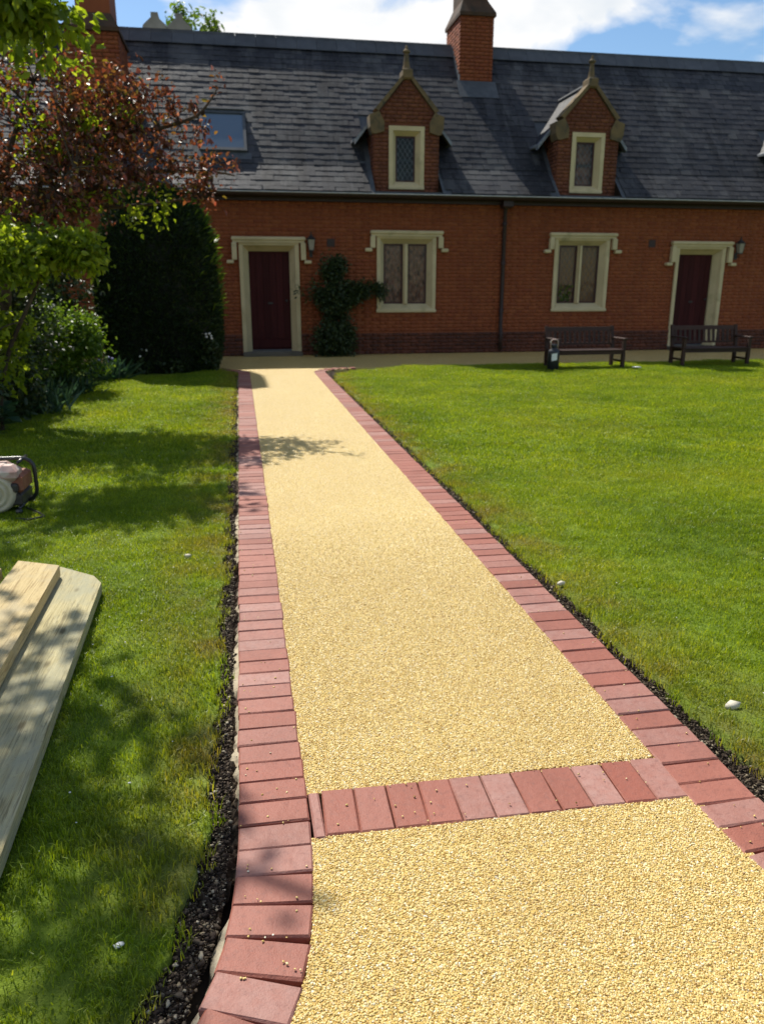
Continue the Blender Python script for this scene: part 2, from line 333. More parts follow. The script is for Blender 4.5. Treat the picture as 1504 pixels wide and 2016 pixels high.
def mesh_of(name, V, F, mat, smooth=False):
    me = bpy.data.meshes.new(name)
    V = np.asarray(V, dtype=np.float32)
    if isinstance(F, np.ndarray):
        n, k = F.shape
        me.vertices.add(len(V)); me.vertices.foreach_set('co', V.ravel())
        me.loops.add(n * k); me.loops.foreach_set('vertex_index', F.astype(np.int32).ravel())
        me.polygons.add(n)
        me.polygons.foreach_set('loop_start', np.arange(0, n * k, k, dtype=np.int32))
        me.update(calc_edges=True); me.validate()
    else:
        me.from_pydata([tuple(v) for v in V.tolist()], [], F); me.update()
    if mat is not None: me.materials.append(mat)
    if smooth: me.polygons.foreach_set('use_smooth', np.ones(len(me.polygons), dtype=bool))
    return me

def mk(name, V, F, mat, parent=None, smooth=False, kind=None):
    o_ = org(parent)
    V = np.asarray(V, dtype=np.float64) - np.array(o_)
    o = bpy.data.objects.new(name, mesh_of(name, V, F, mat, smooth))
    link(o, parent); ORG[o.name] = o_.copy()
    if kind: o['kind'] = kind
    return o

class MB:
    """collects shapes into one mesh"""
    def __init__(s): s.v, s.f = [], []
    def add(s, V, F):
        b = len(s.v); s.v += [tuple(x) for x in V]; s.f += [tuple(i + b for i in f) for f in F]
    def box(s, x0, x1, y0, y1, z0, z1, bev=0.0):
        if bev <= 0:
            V = [(x, y, z) for z in (z0, z1) for y in (y0, y1) for x in (x0, x1)]
            s.add(V, [(0, 2, 3, 1), (4, 5, 7, 6), (0, 1, 5, 4), (2, 6, 7, 3), (0, 4, 6, 2), (1, 3, 7, 5)]); return
        b = min(bev, (x1 - x0) * .45, (y1 - y0) * .45, (z1 - z0) * .45)
        def ring(x0, x1, y0, y1, z): return [(x0, y0, z), (x1, y0, z), (x1, y1, z), (x0, y1, z)]
        V = ring(x0 + b, x1 - b, y0 + b, y1 - b, z0) + ring(x0, x1, y0, y1, z0 + b) + ring(x0, x1, y0, y1, z1 - b) + ring(x0 + b, x1 - b, y0 + b, y1 - b, z1)
        F = [(3, 2, 1, 0), (12, 13, 14, 15)]
        for k in range(3):
            for i in range(4):
                j = (i + 1) % 4; F.append((k * 4 + i, k * 4 + j, k * 4 + 4 + j, k * 4 + 4 + i))
        s.add(V, F)
    def prism(s, poly, y0, y1):                # polygon in x,z extruded along y
        n = len(poly)
        V = [(x, y0, z) for x, z in poly] + [(x, y1, z) for x, z in poly]
        F = [tuple(range(n)), tuple(range(2 * n - 1, n - 1, -1))] + [(i, n + i, n + (i + 1) % n, (i + 1) % n) for i in range(n)]
        s.add(V, F)
    def prism_z(s, poly, z0, z1, bev=0.0):
        n = len(poly)
        c = np.mean(np.array(poly), axis=0)
        P = np.array(poly); Pi = P + (c - P) / np.linalg.norm(c - P, axis=1)[:, None] * bev * 1.4
        rings = [(Pi, z0), (P, z0 + bev), (P, z1 - bev), (Pi, z1)] if bev else [(P, z0), (P, z1)]
        V = [(x, y, z) for R_, z in rings for x, y in R_]
        m = len(rings)
        F = [tuple(range(n - 1, -1, -1)), tuple(range((m - 1) * n, m * n))]
        for k in range(m - 1):
            for i in range(n):
                j = (i + 1) % n; F.append((k * n + i, k * n + j, k * n + n + j, k * n + n + i))
        s.add(V, F)
    def tube(s, pts, r, n=8, cap=True):
        pts = [Vector(p) for p in pts]; rr = r if isinstance(r, (list, tuple)) else [r] * len(pts)
        V = []; up = None
        for i, p in enumerate(pts):
            d = (pts[min(i + 1, len(pts) - 1)] - pts[max(i - 1, 0)]).normalized()
            if up is None: up = d.orthogonal().normalized()
            up = (up - d * up.dot(d))
            up = up.normalized() if up.length > 1e-6 else d.orthogonal().normalized()
            w = d.cross(up)
            for k in range(n):
                a = 2 * PI * k / n; V.append(p + (up * math.cos(a) + w * math.sin(a)) * rr[i])
        F = []
        for i in range(len(pts) - 1):
            for k in range(n):
                F.append((i * n + k, i * n + (k + 1) % n, (i + 1) * n + (k + 1) % n, (i + 1) * n + k))
        if cap: F += [tuple(range(n - 1, -1, -1)), tuple(range((len(pts) - 1) * n, len(pts) * n))]
        s.add(V, F)
    def lathe(s, prof, c, axis='Z', n=16):
        V = []
        for r, h in prof:
            for k in range(n):
                a = 2 * PI * k / n; x, y = r * math.cos(a), r * math.sin(a)
                V.append((c[0] + x, c[1] + y, c[2] + h) if axis == 'Z' else (c[0] + x, c[1] + h, c[2] + y) if axis == 'Y' else (c[0] + h, c[1] + x, c[2] + y))
        F = []
        for i in range(len(prof) - 1):
            for k in range(n): F.append((i * n + k, i * n + (k + 1) % n, (i + 1) * n + (k + 1) % n, (i + 1) * n + k))
        F += [tuple(range(n)), tuple(range((len(prof) - 1) * n, len(prof) * n))]
        s.add(V, F)
    def sweep(s, x0, x1, z0, z1, prof, closed=True):
        """moulding round a rectangular opening: prof = (outward offset, y)"""
        k = len(prof); V = []
        cs = [(x0, z0, -1, -1), (x0, z1, -1, 1), (x1, z1, 1, 1), (x1, z0, 1, -1)]
        for (x, z, sx, sz) in cs:
            for d, y in prof:
                V.append((x + sx * d, y, z + (sz * d if (closed or sz > 0) else 0)))
        F = []
        for c in range(4 if closed else 3):
            b, e = c * k, ((c + 1) % 4) * k
            for i in range(k):
                j = (i + 1) % k; F.append((b + i, b + j, e + j, e + i))
        if not closed: F += [tuple(range(k)), tuple(range(4 * k - 1, 3 * k - 1, -1))]
        s.add(V, F)
    def build(s, name, mat, parent=None, smooth=False, kind=None):
        return mk(name, s.v, s.f, mat, parent, smooth, kind)

def fix_normals(o):
    import bmesh
    bm = bmesh.new(); bm.from_mesh(o.data); bmesh.ops.recalc_face_normals(bm, faces=bm.faces); bm.to_mesh(o.data); bm.free()
    return o

def add_boxes(C0, C1):
    """arrays of box corners -> V, F"""
    C0 = np.asarray(C0, float); C1 = np.asarray(C1, float); n = len(C0)
    sel = np.array([[i & 1, (i >> 1) & 1, (i >> 2) & 1] for i in range(8)])
    V = np.where(sel[None] == 0, C0[:, None, :], C1[:, None, :]).reshape(-1, 3)
    q = np.array([(0, 2, 3, 1), (4, 5, 7, 6), (0, 1, 5, 4), (2, 6, 7, 3), (0, 4, 6, 2), (1, 3, 7, 5)])
    F = (np.arange(n)[:, None, None] * 8 + q[None]).reshape(-1, 4)
    return V, F

def gn_scatter(name, pts, rot, scl, protos, mat_label_kind='stuff', parent=None, pick=None):
    """points mesh + geometry nodes instancing: for gravel, grass and crumbs"""
    me = bpy.data.meshes.new(name)
    me.vertices.add(len(pts)); me.vertices.foreach_set('co', np.asarray(pts, np.float32).ravel())
    a = me.attributes.new('rot', 'FLOAT_VECTOR', 'POINT'); a.data.foreach_set('vector', np.asarray(rot, np.float32).ravel())
    a = me.attributes.new('scl', 'FLOAT_VECTOR', 'POINT'); a.data.foreach_set('vector', np.asarray(scl, np.float32).ravel())
    a = me.attributes.new('pick', 'INT', 'POINT')
    pick = rng.integers(0, len(protos), len(pts)) if pick is None else pick
    a.data.foreach_set('value', np.asarray(pick, np.int32))
    o = bpy.data.objects.new(name, me); link(o, parent); o['kind'] = 'stuff'
    ng = bpy.data.node_groups.new(name + '_nodes', 'GeometryNodeTree')
    ng.interface.new_socket('Geometry', in_out='INPUT', socket_type='NodeSocketGeometry')
    ng.interface.new_socket('Geometry', in_out='OUTPUT', socket_type='NodeSocketGeometry')
    N = ng.nodes.new; L = ng.links.new
    gi, go = N('NodeGroupInput'), N('NodeGroupOutput')
    jn = N('GeometryNodeJoinGeometry')
    for pr in reversed(protos):
        oi = N('GeometryNodeObjectInfo'); oi.inputs['Object'].default_value = pr; oi.inputs['As Instance'].default_value = True
        L(oi.outputs['Geometry'], jn.inputs[0])
    ip = N('GeometryNodeInstanceOnPoints')
    def attr(nm, typ):
        x = N('GeometryNodeInputNamedAttribute'); x.data_type = typ; x.inputs['Name'].default_value = nm
        return [q for q in x.outputs if q.enabled][0]
    L(gi.outputs[0], ip.inputs['Points']); L(jn.outputs[0], ip.inputs['Instance'])
    ip.inputs['Pick Instance'].default_value = True
    L(attr('pick', 'INT'), ip.inputs['Instance Index']); L(attr('rot', 'FLOAT_VECTOR'), ip.inputs['Rotation']); L(attr('scl', 'FLOAT_VECTOR'), ip.inputs['Scale'])
    L(ip.outputs[0], go.inputs[0])
    md = o.modifiers.new('scatter', 'NODES'); md.node_group = ng
    return o

def proto(name, V, F, mat, smooth=False):
    return bpy.data.objects.new(name, mesh_of(name, V, F, mat, smooth))     # never linked: only a source

def ico():
    p = (1 + 5 ** .5) / 2
    V = np.array([(-1, p, 0), (1, p, 0), (-1, -p, 0), (1, -p, 0), (0, -1, p), (0, 1, p), (0, -1, -p), (0, 1, -p), (p, 0, -1), (p, 0, 1), (-p, 0, -1), (-p, 0, 1)]) / math.sqrt(1 + p * p)
    F = np.array([(0, 11, 5), (0, 5, 1), (0, 1, 7), (0, 7, 10), (0, 10, 11), (1, 5, 9), (5, 11, 4), (11, 10, 2), (10, 7, 6), (7, 1, 8), (3, 9, 4), (3, 4, 2), (3, 2, 6), (3, 6, 8), (3, 8, 9), (4, 9, 5), (2, 4, 11), (6, 2, 10), (8, 6, 7), (9, 8, 1)])
    return V, F
ICO = ico()
def lump(jit):
    V, F = ICO; return V * (1 + rng.uniform(-jit, jit, (12, 1))) , F

def lumps(C, S, jit=0.3):
    """many little lumps in one mesh"""
    n = len(C); V0, F0 = ICO
    V = V0[None] * (1 + rng.uniform(-jit, jit, (n, 12, 1))) * np.asarray(S)[:, None, :] + np.asarray(C)[:, None, :]
    return V.reshape(-1, 3), (np.arange(n)[:, None, None] * 12 + F0[None]).reshape(-1, 3)

def leaves(P, D, N, L, W, fold=0.25):
    """leaf-shaped folded quads: base P, direction D, face normal N, length L, width W"""
    P, D, N = (np.asarray(a, float) for a in (P, D, N))
    D = D / (np.linalg.norm(D, axis=1, keepdims=True) + 1e-9)
    S = np.cross(D, N); S /= (np.linalg.norm(S, axis=1, keepdims=True) + 1e-9)
    U = np.cross(S, D)
    L = np.asarray(L)[:, None]; W = np.asarray(W)[:, None]
    a = P; e = P + D * L - U * L * .14
    b1 = P + D * L * .26 + S * W * .40 + U * W * fold; b2 = P + D * L * .62 + S * W * .44 + U * W * fold * .7
    d1 = P + D * L * .26 - S * W * .40 + U * W * fold; d2 = P + D * L * .62 - S * W * .44 + U * W * fold * .7
    V = np.stack([a, b1, b2, e, d2, d1], 1).reshape(-1, 3)
    i = np.arange(len(P))[:, None] * 6
    F = np.concatenate([i + np.array([k]) for k in ((0, 1, 2), (0, 2, 3), (0, 3, 4), (0, 4, 5))], 1).reshape(-1, 3)
    return V, F

def rdir(n, up=0.0):
    d = rng.normal(size=(n, 3)); d[:, 2] += up
    return d / np.linalg.norm(d, axis=1, keepdims=True)

# ------------------------------------------------------------------ ground, lawns, path
def sheet(name, xs, ys, zf, mat, parent=None, kind='structure'):
    """xs: rows x cols array of x, ys: rows"""
    R_, C_ = xs.shape
    V = np.zeros((R_, C_, 3)); V[..., 0] = xs; V[..., 1] = ys; V[..., 2] = zf(V[..., 0], V[..., 1])
    idx = np.arange(R_ * C_).reshape(R_, C_)
    F = np.stack([idx[:-1, :-1], idx[:-1, 1:], idx[1:, 1:], idx[1:, :-1]], -1).reshape(-1, 4)
    return mk(name, V.reshape(-1, 3), F, mat, parent, True, kind)

g = MB(); g.add([(-400, -400, -.075), (400, -400, -.075), (400, 400, -.075), (-400, 400, -.075)], [(0, 1, 2, 3)])
g.build('ground', M['bedsoil'], kind='structure')

def wob(y, a, k, ph): return a * (np.sin(y * k + ph) + .6 * np.sin(y * k * 2.7 + ph * 2) + .4 * np.sin(y * k * 6.1 + ph * 3))
LX = -0.072                                   # outer face of the left edging
def left_edge(y):                             # lawn boundary, left of the path
    near = np.clip((1.75 - y) / .55, 0, None)
    return -.155 - .155 * near ** 1.2 + wob(y, .010, 5.0, 1.0) + wob(y, .006, 31.0, 2.0) - .35 * np.clip((y - 13.2) / .9, 0, 1) ** 2
def right_edge(y):
    t_ = np.clip((y - 12.3) / 1.75, 0, .995)
    return 1.462 + wob(y, .010, 4.1, .3) + wob(y, .005, 27.0, 4.0) + 2.2 * (1 - np.sqrt(1 - t_ ** 2))
rows = np.concatenate([np.arange(.3, 5, .02), np.arange(5, 14.06, .045)])
def lz(x, y): return .006 * np.sin(x * 3.1 + y * 1.7) + .005 * np.sin(x * 7.3 - y * 5.1)
ll = left_edge(rows)
u = np.concatenate([[0, 1e-6], np.linspace(0.01, 1, 46)]) ** 1.5
xs = ll[:, None] - u[None] * 6.0
def lzL(x, y):
    z = lz(x, y); z[:, 0] = -.07; return z
sheet('lawn', xs, rows[:, None] + 0 * xs, lzL, M['turf'])
rr = np.concatenate([np.arange(-1, 5, .02), np.arange(5, 14.04, .045)])
re_ = right_edge(rr)
xs = re_[:, None] + u[None] * 22.0
sheet('lawn', xs, rr[:, None] + 0 * xs, lzL, M['turf'])
# back skirt of the right lawn
# soil strips either side
for a, b, nm in ((-.42, LX + .01, 'soil_strip'), (1.36, 1.60, 'soil_strip')):
    ys_ = np.concatenate([np.arange(.8, 5, .006), np.arange(5, 14.2, .02)]); uu = np.linspace(0, 1, 44)
    sh = (-.155 * np.clip((1.75 - ys_) / .55, 0, None) ** 1.2) if a < 0 else 0 * ys_
    xs = a + (b - a) * uu[None] + sh[:, None]
    def sz_(x, y):
        z = -.034 + .010 * np.sin(x * 60 + y * 23) * np.sin(y * 41) + .007 * np.sin(y * 90 + x * 130) + .006 * np.sin(x * 210 - y * 170 + 2 * np.sin(y * 60))
        z += rng.normal(0, .0035, z.shape); k = rng.normal(0, .006, z.shape); k[rng.random(z.shape) < .75] = 0
        return z + np.abs(k)
    so = sheet(nm, xs, ys_[:, None] + 0 * xs, sz_, M['soil'])
    so.data.polygons.foreach_set('use_smooth', np.zeros(len(so.data.polygons), dtype=bool))

# the path: resin bound gravel between the block edgings, and across the front of the house
path = MB()
path.box(.105, 1.215, 1.897, 14.6, -.06, 0.0)
path = path.build('gravel_path', M['gravel'], kind='structure')
fl = MB()                                     # flared foreground and the cross path
poly = [(-.5, .6), (.0, 1.15), (.03, 1.2), (.068, 1.29), (.088, 1.39), (.106, 1.5), (.112, 1.713), (1.215, 1.692), (1.235, 1.42), (1.30, 1.2), (1.45, .95), (1.6, .6)]
fl.prism_z(poly, -.06, .0)
fl.build('gravel_path_mouth', M['gravel'], kind='structure')
cp = MB()
cp.prism_z([(-7, 14.35), (-.36, 14.32), (-.16, 14.0), (-.05, 13.4), (1.3, 13.2), (1.55, 13.65), (2.1, 13.98), (3.1, 14.16), (5, 14.2), (26, 14.05), (26, 16.95), (-7, 16.95)], -.06, -.004)
cp.build('front_walk', M['gravel'], kind='structure')
ed = MB()                                     # dark earth edge between walk and lawn
ed.box(2.95, 26, 14.03, 14.2, -.06, -.012)
ed.build('lawn_edge_soil', M['tarmac'], kind='structure')

# block pavers: a few shared shapes, one object each
PW, PD = .191, .0925
def paver_mesh(k, w=PW, d=PD):
    b = MB(); e = .0045
    j = lambda: random.uniform(-.0012, .0012)
    def ring(w_, d_, z): return [(-w_ / 2 + j(), -d_ / 2 + j(), z), (w_ / 2 + j(), -d_ / 2 + j(), z), (w_ / 2 + j(), d_ / 2 + j(), z), (-w_ / 2 + j(), d_ / 2 + j(), z)]
    V = ring(w, d, -.06) + ring(w, d, -e) + ring(w - 2 * e, d - 2 * e, j() * .6)
    F = [(8, 9, 10, 11)]
    for q in range(2):
        for i in range(4): F.append((q * 4 + i, q * 4 + (i + 1) % 4, q * 4 + 4 + (i + 1) % 4, q * 4 + 4 + i))
    b.add(V, F)
    return mesh_of('paver', b.v, b.f, M['paver'])
PAV = [paver_mesh(k) for k in range(8)]
edging_l = thing('paver_edging', 'row of red block pavers left of the gravel path, bending outwards near the viewer', 'paver edging', (0, 1.5, 0))
edging_r = thing('paver_edging', 'straight row of red block pavers along the right side of the gravel path', 'paver edging', (1.29, 1.5, 0))
band = thing('paver_band', 'short row of red block pavers laid across the gravel path near the viewer', 'paver edging', (.65, 1.8, 0))
def paver(parent, x, y, ang, z=.006, me=None):
    o = bpy.data.objects.new('paver', me or random.choice(PAV)); link(o, parent)
    o.location = Vector((x, y, z + random.uniform(-.0018, .0018))) - org(parent)
    o.rotation_euler = (random.gauss(0, .006), random.gauss(0, .004), ang + random.gauss(0, .006))
    return o
pitch = .0957
y = 1.83
near = [(-.178, 1.135, -.024, 1.045, -37), (-.156, 1.215, .006, 1.113, -31), (-.139, 1.297, .046, 1.212, -24.5), (-.113, 1.379, .077, 1.322, -17), (-.0945, 1.466, .092, 1.433, -10.5), (-.081, 1.557, .1025, 1.537, -6), (-.074, 1.649, .112, 1.635, -3.5), (-.073, 1.738, .1175, 1.731, -2)]
for (ax, ay, bx, by, an) in near:
    paver(edging_l, (ax + bx) / 2, (ay + by) / 2, rad(an) * .93)
while y < 13.45:
    paver(edging_l, .0235 + random.gauss(0, .0015), y, rad(-.8)); y += pitch
for k in range(6):                            # turning out at the far end
    a = rad(12 + k * 14); paver(edging_l, .12 - .10 - .55 + .55 * math.cos(a) , 13.42 + .55 * math.sin(a) * .9, a)
y = 1.70
while y < 13.2:
    paver(edging_r, 1.2895 + random.gauss(0, .0015), y, rad(-.6)); y += pitch
for k, (x_, dy, an) in enumerate([(1.293, 1.606, -1.5), (1.301, 1.511, -4), (1.312, 1.416, -8), (1.328, 1.322, -11), (1.35, 1.23, -15), (1.38, 1.14, -20)]):
    paver(edging_r, x_, dy, rad(-an))
for k in range(7):
    a = rad(8 + k * 12.5); paver(edging_r, 1.29 + .75 - .75 * math.cos(a), 13.2 + .75 * math.sin(a), -a)
cut = paver_mesh(0, PW, .030)
paver(band, .140, 1.800, rad(91), .004, cut)
for k in range(11):
    paver(band, .205 + k * .0946, 1.806 - .0017 * k, rad(88.5 + random.uniform(-.6, .6)), .004)

def outer_l(y): return np.interp(y, [1.0, 1.135, 1.215, 1.297, 1.379, 1.466, 1.557, 1.649, 1.74], [-.22, -.180, -.158, -.141, -.115, -.097, -.083, -.076, -.073])
# concrete haunching beside the blocks and crumbs of soil in the cut strips
def haunch(side, y0, y1):
    ys_ = np.arange(y0, y1, .025); n = len(ys_)
    w = .014 + .016 * np.sin(ys_ * 3.3 + side) + .012 * np.sin(ys_ * 9.7) + .008 * np.sin(ys_ * 27) + rng.uniform(-.009, .009, n)
    w = np.clip(w, .001, None)
    if side < 0:
        base = outer_l(ys_) + .002
        xs = np.stack([base, base - w * .5, base - w, base - w * 1.25], 1)
    else:
        base = 1.382 + .03 * np.clip((1.5 - ys_) / .4, 0, None); xs = np.stack([base, base + w * .5, base + w, base + w * 1.25], 1)
    zz = np.stack([-.012 + 0 * w, -.020 + rng.uniform(-.008, .005, n), -.034 + rng.uniform(-.009, .006, n), -.075 + 0 * w], 1)
    V = np.stack([xs, ys_[:, None] + 0 * xs, zz], -1).reshape(-1, 3)
    idx = np.arange(n * 4).reshape(n, 4)
    F = np.stack([idx[:-1, :-1], idx[:-1, 1:], idx[1:, 1:], idx[1:, :-1]], -1).reshape(-1, 4)
    if side < 0: F = F[:, ::-1]
    return mk('concrete_haunch', V, F, M['concrete'], None, False, 'structure')
haunch(-1, .9, 13.4); haunch(1, 1.1, 13.1)

def crumbs(n, xf, y0, y1):
    yy = y0 + (y1 - y0) * rng.random(n) ** 1.5
    xx = xf(yy, rng.random(n))
    s = np.clip(rng.lognormal(-6.35, .6, n), .0010, .0058)
    C = np.stack([xx, yy, -.030 + s * .4 + rng.uniform(0, .016, n)], 1)
    S = np.stack([s * rng.uniform(.6, 1.7, n), s * rng.uniform(.6, 1.7, n), s * rng.uniform(.45, .9, n)], 1)
    return C, S
Ca, Sa = crumbs(36000, lambda y, q: left_edge(y) - .01 + (outer_l(y) - .004 - left_edge(y)) * q * .9, 1.0, 13.4)
Cb, Sb = crumbs(26000, lambda y, q: 1.388 + (right_edge(y) + .015 - 1.388) * q, 1.2, 13.0)
V, F = lumps(np.concatenate([Ca, Cb]), np.concatenate([Sa, Sb]), .62)
tag(mk('soil_crumbs', V, F, M['clod'], None, False, 'stuff'), 'crumbs of dark soil and mortar in the cut strips beside the pavers', 'soil')

# loose stones proud of the resin surface, near the viewer
pp = []
n = 230000
py = .95 + 3.6 * rng.random(n) ** 1.6
px = rng.uniform(-.25, 1.45, n)
il = np.interp(py, [1.0, 1.13, 1.2, 1.29, 1.39, 1.5, 1.62, 1.75, 5], [-.08, .0, .03, .068, .088, .101, .112, .120, .120])
ir = np.interp(py, [1.0, 1.2, 1.42, 1.6, 1.75, 5], [1.34, 1.27, 1.222, 1.205, 1.196, 1.196])
ok = (px > il) & (px < ir) & ~((py > 1.712 - (px - .1) * .016) & (py < 1.893 - (px - .1) * .016))
px, py = px[ok], py[ok]; n = len(px)
s = rng.uniform(.0016, .0031, n)
pts = np.stack([px, py, np.full(n, .0005)], 1)
keep = rng.random(n) < np.clip((4.6 - py) / 1.5, 0, 1)
pts, s = pts[keep], s[keep]; n = len(pts)
PBS = [proto('pebble', *lump(.22), M['pebble'], True) for _ in range(5)]
# strays that landed on the blocks
m = 150
sx = np.where(rng.random(m) < .55, rng.uniform(-.07, .12, m), np.where(rng.random(m) < .5, rng.uniform(1.2, 1.38, m), rng.uniform(.15, 1.18, m)))
sy = np.where((sx > .13) & (sx < 1.19), rng.uniform(1.71, 1.89, m), 1.3 + 3.2 * rng.random(m) ** 2)
stray = np.stack([sx, sy, np.full(m, .0085)], 1)
pts = np.concatenate([pts, stray]); s = np.concatenate([s, rng.uniform(.002, .0036, m)]); n += m
o = gn_scatter('gravel', pts, np.stack([rng.normal(0, .35, n), rng.normal(0, .35, n), rng.uniform(0, 6.28, n)], 1), np.stack([s * rng.uniform(.9, 1.35, n), s, s * rng.uniform(.5, .8, n)], 1), PBS)
tag(o, 'golden resin-coated gravel stones on the path surface', 'gravel')

# grass blades
def tuft(nb, rad_, hmin, hmax, wid):
    V, F = [], []
    for _ in range(nb):
        a, q = random.uniform(0, 2 * PI), rad_ * math.sqrt(random.random())
        x, y = q * math.cos(a), q * math.sin(a); h = random.uniform(hmin, hmax); az = random.uniform(0, 2 * PI)
        ln = random.uniform(.15, 1.0) * h; w = wid * random.uniform(.6, 1.2)
        dx, dy = math.cos(az), math.sin(az); sx, sy = -dy * w / 2, dx * w / 2; b = len(V)
        V += [(x - sx, y - sy, -.004), (x + sx, y + sy, -.004), (x + dx * ln * .35 + sx * .8, y + dy * ln * .35 + sy * .8, h * .62), (x + dx * ln * .35 - sx * .8, y + dy * ln * .35 - sy * .8, h * .62), (x + dx * ln, y + dy * ln, h * random.uniform(.75, 1))]
        F += [(b, b + 1, b + 2, b + 3), (b + 3, b + 2, b + 4)]
    return proto('grass_tuft', V, F, M['blade'])
TN = [tuft(26, .050, .010, .030, .0028) for _ in range(5)] + [tuft(22, .055, .014, .040, .003) for _ in range(2)]
TF = [tuft(30, .085, .010, .030, .0055) for _ in range(5)]
def on_lawn(x, y):
    L_ = (x < left_edge(y) + .004) & (x > bed_edge(y)) & (y > .4) & (y < 14.0)
    R2 = (x > right_edge(y) - .006) & (y < 14.0) & (y > -.5)
    return L_ | R2
def bed_edge(y): return np.interp(y, [0, 7.3, 8.4, 11, 12.6, 13.0, 13.35, 14.2], [-2.35, -2.35, -2.4, -2.15, -2.1, -2.0, -.75, -.55]) + wob(y, .03, 3.1, .7)
def in_view(x, y, mg=1.0):
    d = y * math.cos(YAW) + x * math.sin(YAW); s_ = x * math.cos(YAW) - y * math.sin(YAW)
    return (d > .3) & (np.abs(s_) < d * .56 + mg)
def lawn_pts(n, y0, y1):
    y = rng.uniform(y0, y1, n); x = rng.uniform(-6, 16, n); k = on_lawn(x, y) & in_view(x, y)
    return x[k], y[k]
x1, y1_ = lawn_pts(120000, .4, 5.6)            # about 1000 tufts a square metre
x2, y2_ = lawn_pts(72000, 5.6, 14.0)
px = np.concatenate([x1, x2]); py = np.concatenate([y1_, y2_]); n = len(px)
sc_ = np.where(py < 5.6, rng.uniform(.75, 1.25, n), rng.uniform(.8, 1.2, n))
pat = np.sin(px * 5.1 + np.sin(py * 3.7) * 2) * np.sin(py * 4.3 + np.sin(px * 2.9) * 2)
sz = sc_ * (1 + .3 * pat)
pick = np.where(py < 5.6, np.where((pat > .35) & (rng.random(n) < .45) & (py < 3.6), rng.integers(5, 7, n), rng.integers(0, 5, n)), rng.integers(7, 12, n))
o = gn_scatter('grass', np.stack([px, py, lz(px, py)], 1), np.stack([rng.normal(0, .12, n), rng.normal(0, .12, n), rng.uniform(0, 6.28, n)], 1), np.stack([sc_, sc_, sz], 1), TN + TF, pick=pick)
tag(o, 'short mown grass covering both lawns beside the path', 'grass')

x_, y_ = lawn_pts(9000, 1.2, 11.0)
k = rng.random(len(x_)) < np.where(x_ < 0, .20, .05); x_, y_ = x_[k], y_[k]; n = len(x_)
sz0 = rng.uniform(.002, .0042, n)
V, F = lumps(np.stack([x_, y_, lz(x_, y_) + .018 + rng.uniform(0, .01, n)], 1), np.stack([sz0 * rng.uniform(.8, 1.6, n), sz0, sz0 * .4], 1), .3)  # tiny flat white flecks strewn over the grass
tag(mk('flecks', V, F, M['petal'], None, False, 'stuff'), 'scattered tiny white daisies in the lawn', 'flecks')

# ------------------------------------------------------------------ the house
WY = 16.8
X0, X1 = -7.0, 16.5
house = thing('brick_house', 'long low red brick terrace with dark slate roof, gabled dormers and buff stone windows', 'house', (5, WY, 0))
WINS = [3.535, 7.48]; DOORS = [.65, 10.34]; DORM = [3.52, 7.46, 12.97]
EZ = 3.2
holes = [(c - .57, c + .57, .96, 2.38) for c in WINS] + [(c - .54, c + .54, -.1, 2.22) for c in DOORS]
cover = [(c - .655, c + .655, .88, 2.46) for c in WINS] + [(c - .62, c + .62, -.1, 2.31) for c in DOORS]
def cuts(x0, x1, rects, za, zb):
    iv = [(x0, x1)]
    for (a, b, c, d) in rects:
        if zb <= c or za >= d: continue
        nx = []
        for (p_, q_) in iv:
            if b <= p_ or a >= q_: nx.append((p_, q_)); continue
            if a > p_: nx.append((p_, a))
            if b < q_: nx.append((b, q_))
        iv = nx
    return iv
b = MB()
zs = sorted({-.1, EZ + .05} | {v for h in holes for v in h[2:]})
for za, zb in zip(zs[:-1], zs[1:]):
    for p_, q_ in cuts(X0, X1, holes, za + .001, zb - .001): b.box(p_, q_, WY + .0025, WY + .34, za, zb)
wall = b.build('wall', M['mortar'], house)
def bricks(x0, x1, z0, z1, rects, y, axis='x', proud=.012, hb=.065, j=.010, along=None):
    C0, C1 = [], []
    z = z0; row = 0
    while z < z1 - .03:
        zt = min(z + hb, z1)
        for (p_, q_) in cuts(x0, x1, rects, z + .004, zt - .004):
            x = p_ - (0.06 if row % 2 else .0); k = row
            while x < q_:
                ln = .215 if k % 2 else .1025
                a, e = max(x, p_), min(x + ln, q_)
                if e - a > .025:
                    d = random.uniform(-.0011, .0011)
                    C0.append((a, y - proud * .0 + d, z)); C1.append((e, y + .014, zt))
                x += ln + j; k += 1
        z += hb + j; row += 1
    return C0, C1
def orient(C0, C1, swap=None):
    return add_boxes(C0, C1)
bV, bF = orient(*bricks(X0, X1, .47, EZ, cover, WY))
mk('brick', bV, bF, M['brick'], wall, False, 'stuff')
b = MB()
for p_, q_ in cuts(X0, X1, cover, .0, .45): b.box(p_, q_, WY - .035, WY + .02, -.08, .47)
plinth = b.build('plinth', M['mortar'], house)
bV, bF = orient(*bricks(X0, X1, .0, .47, cover, WY - .048)); mk('brick', bV, bF, M['plinth_brick'], plinth, False, 'stuff')

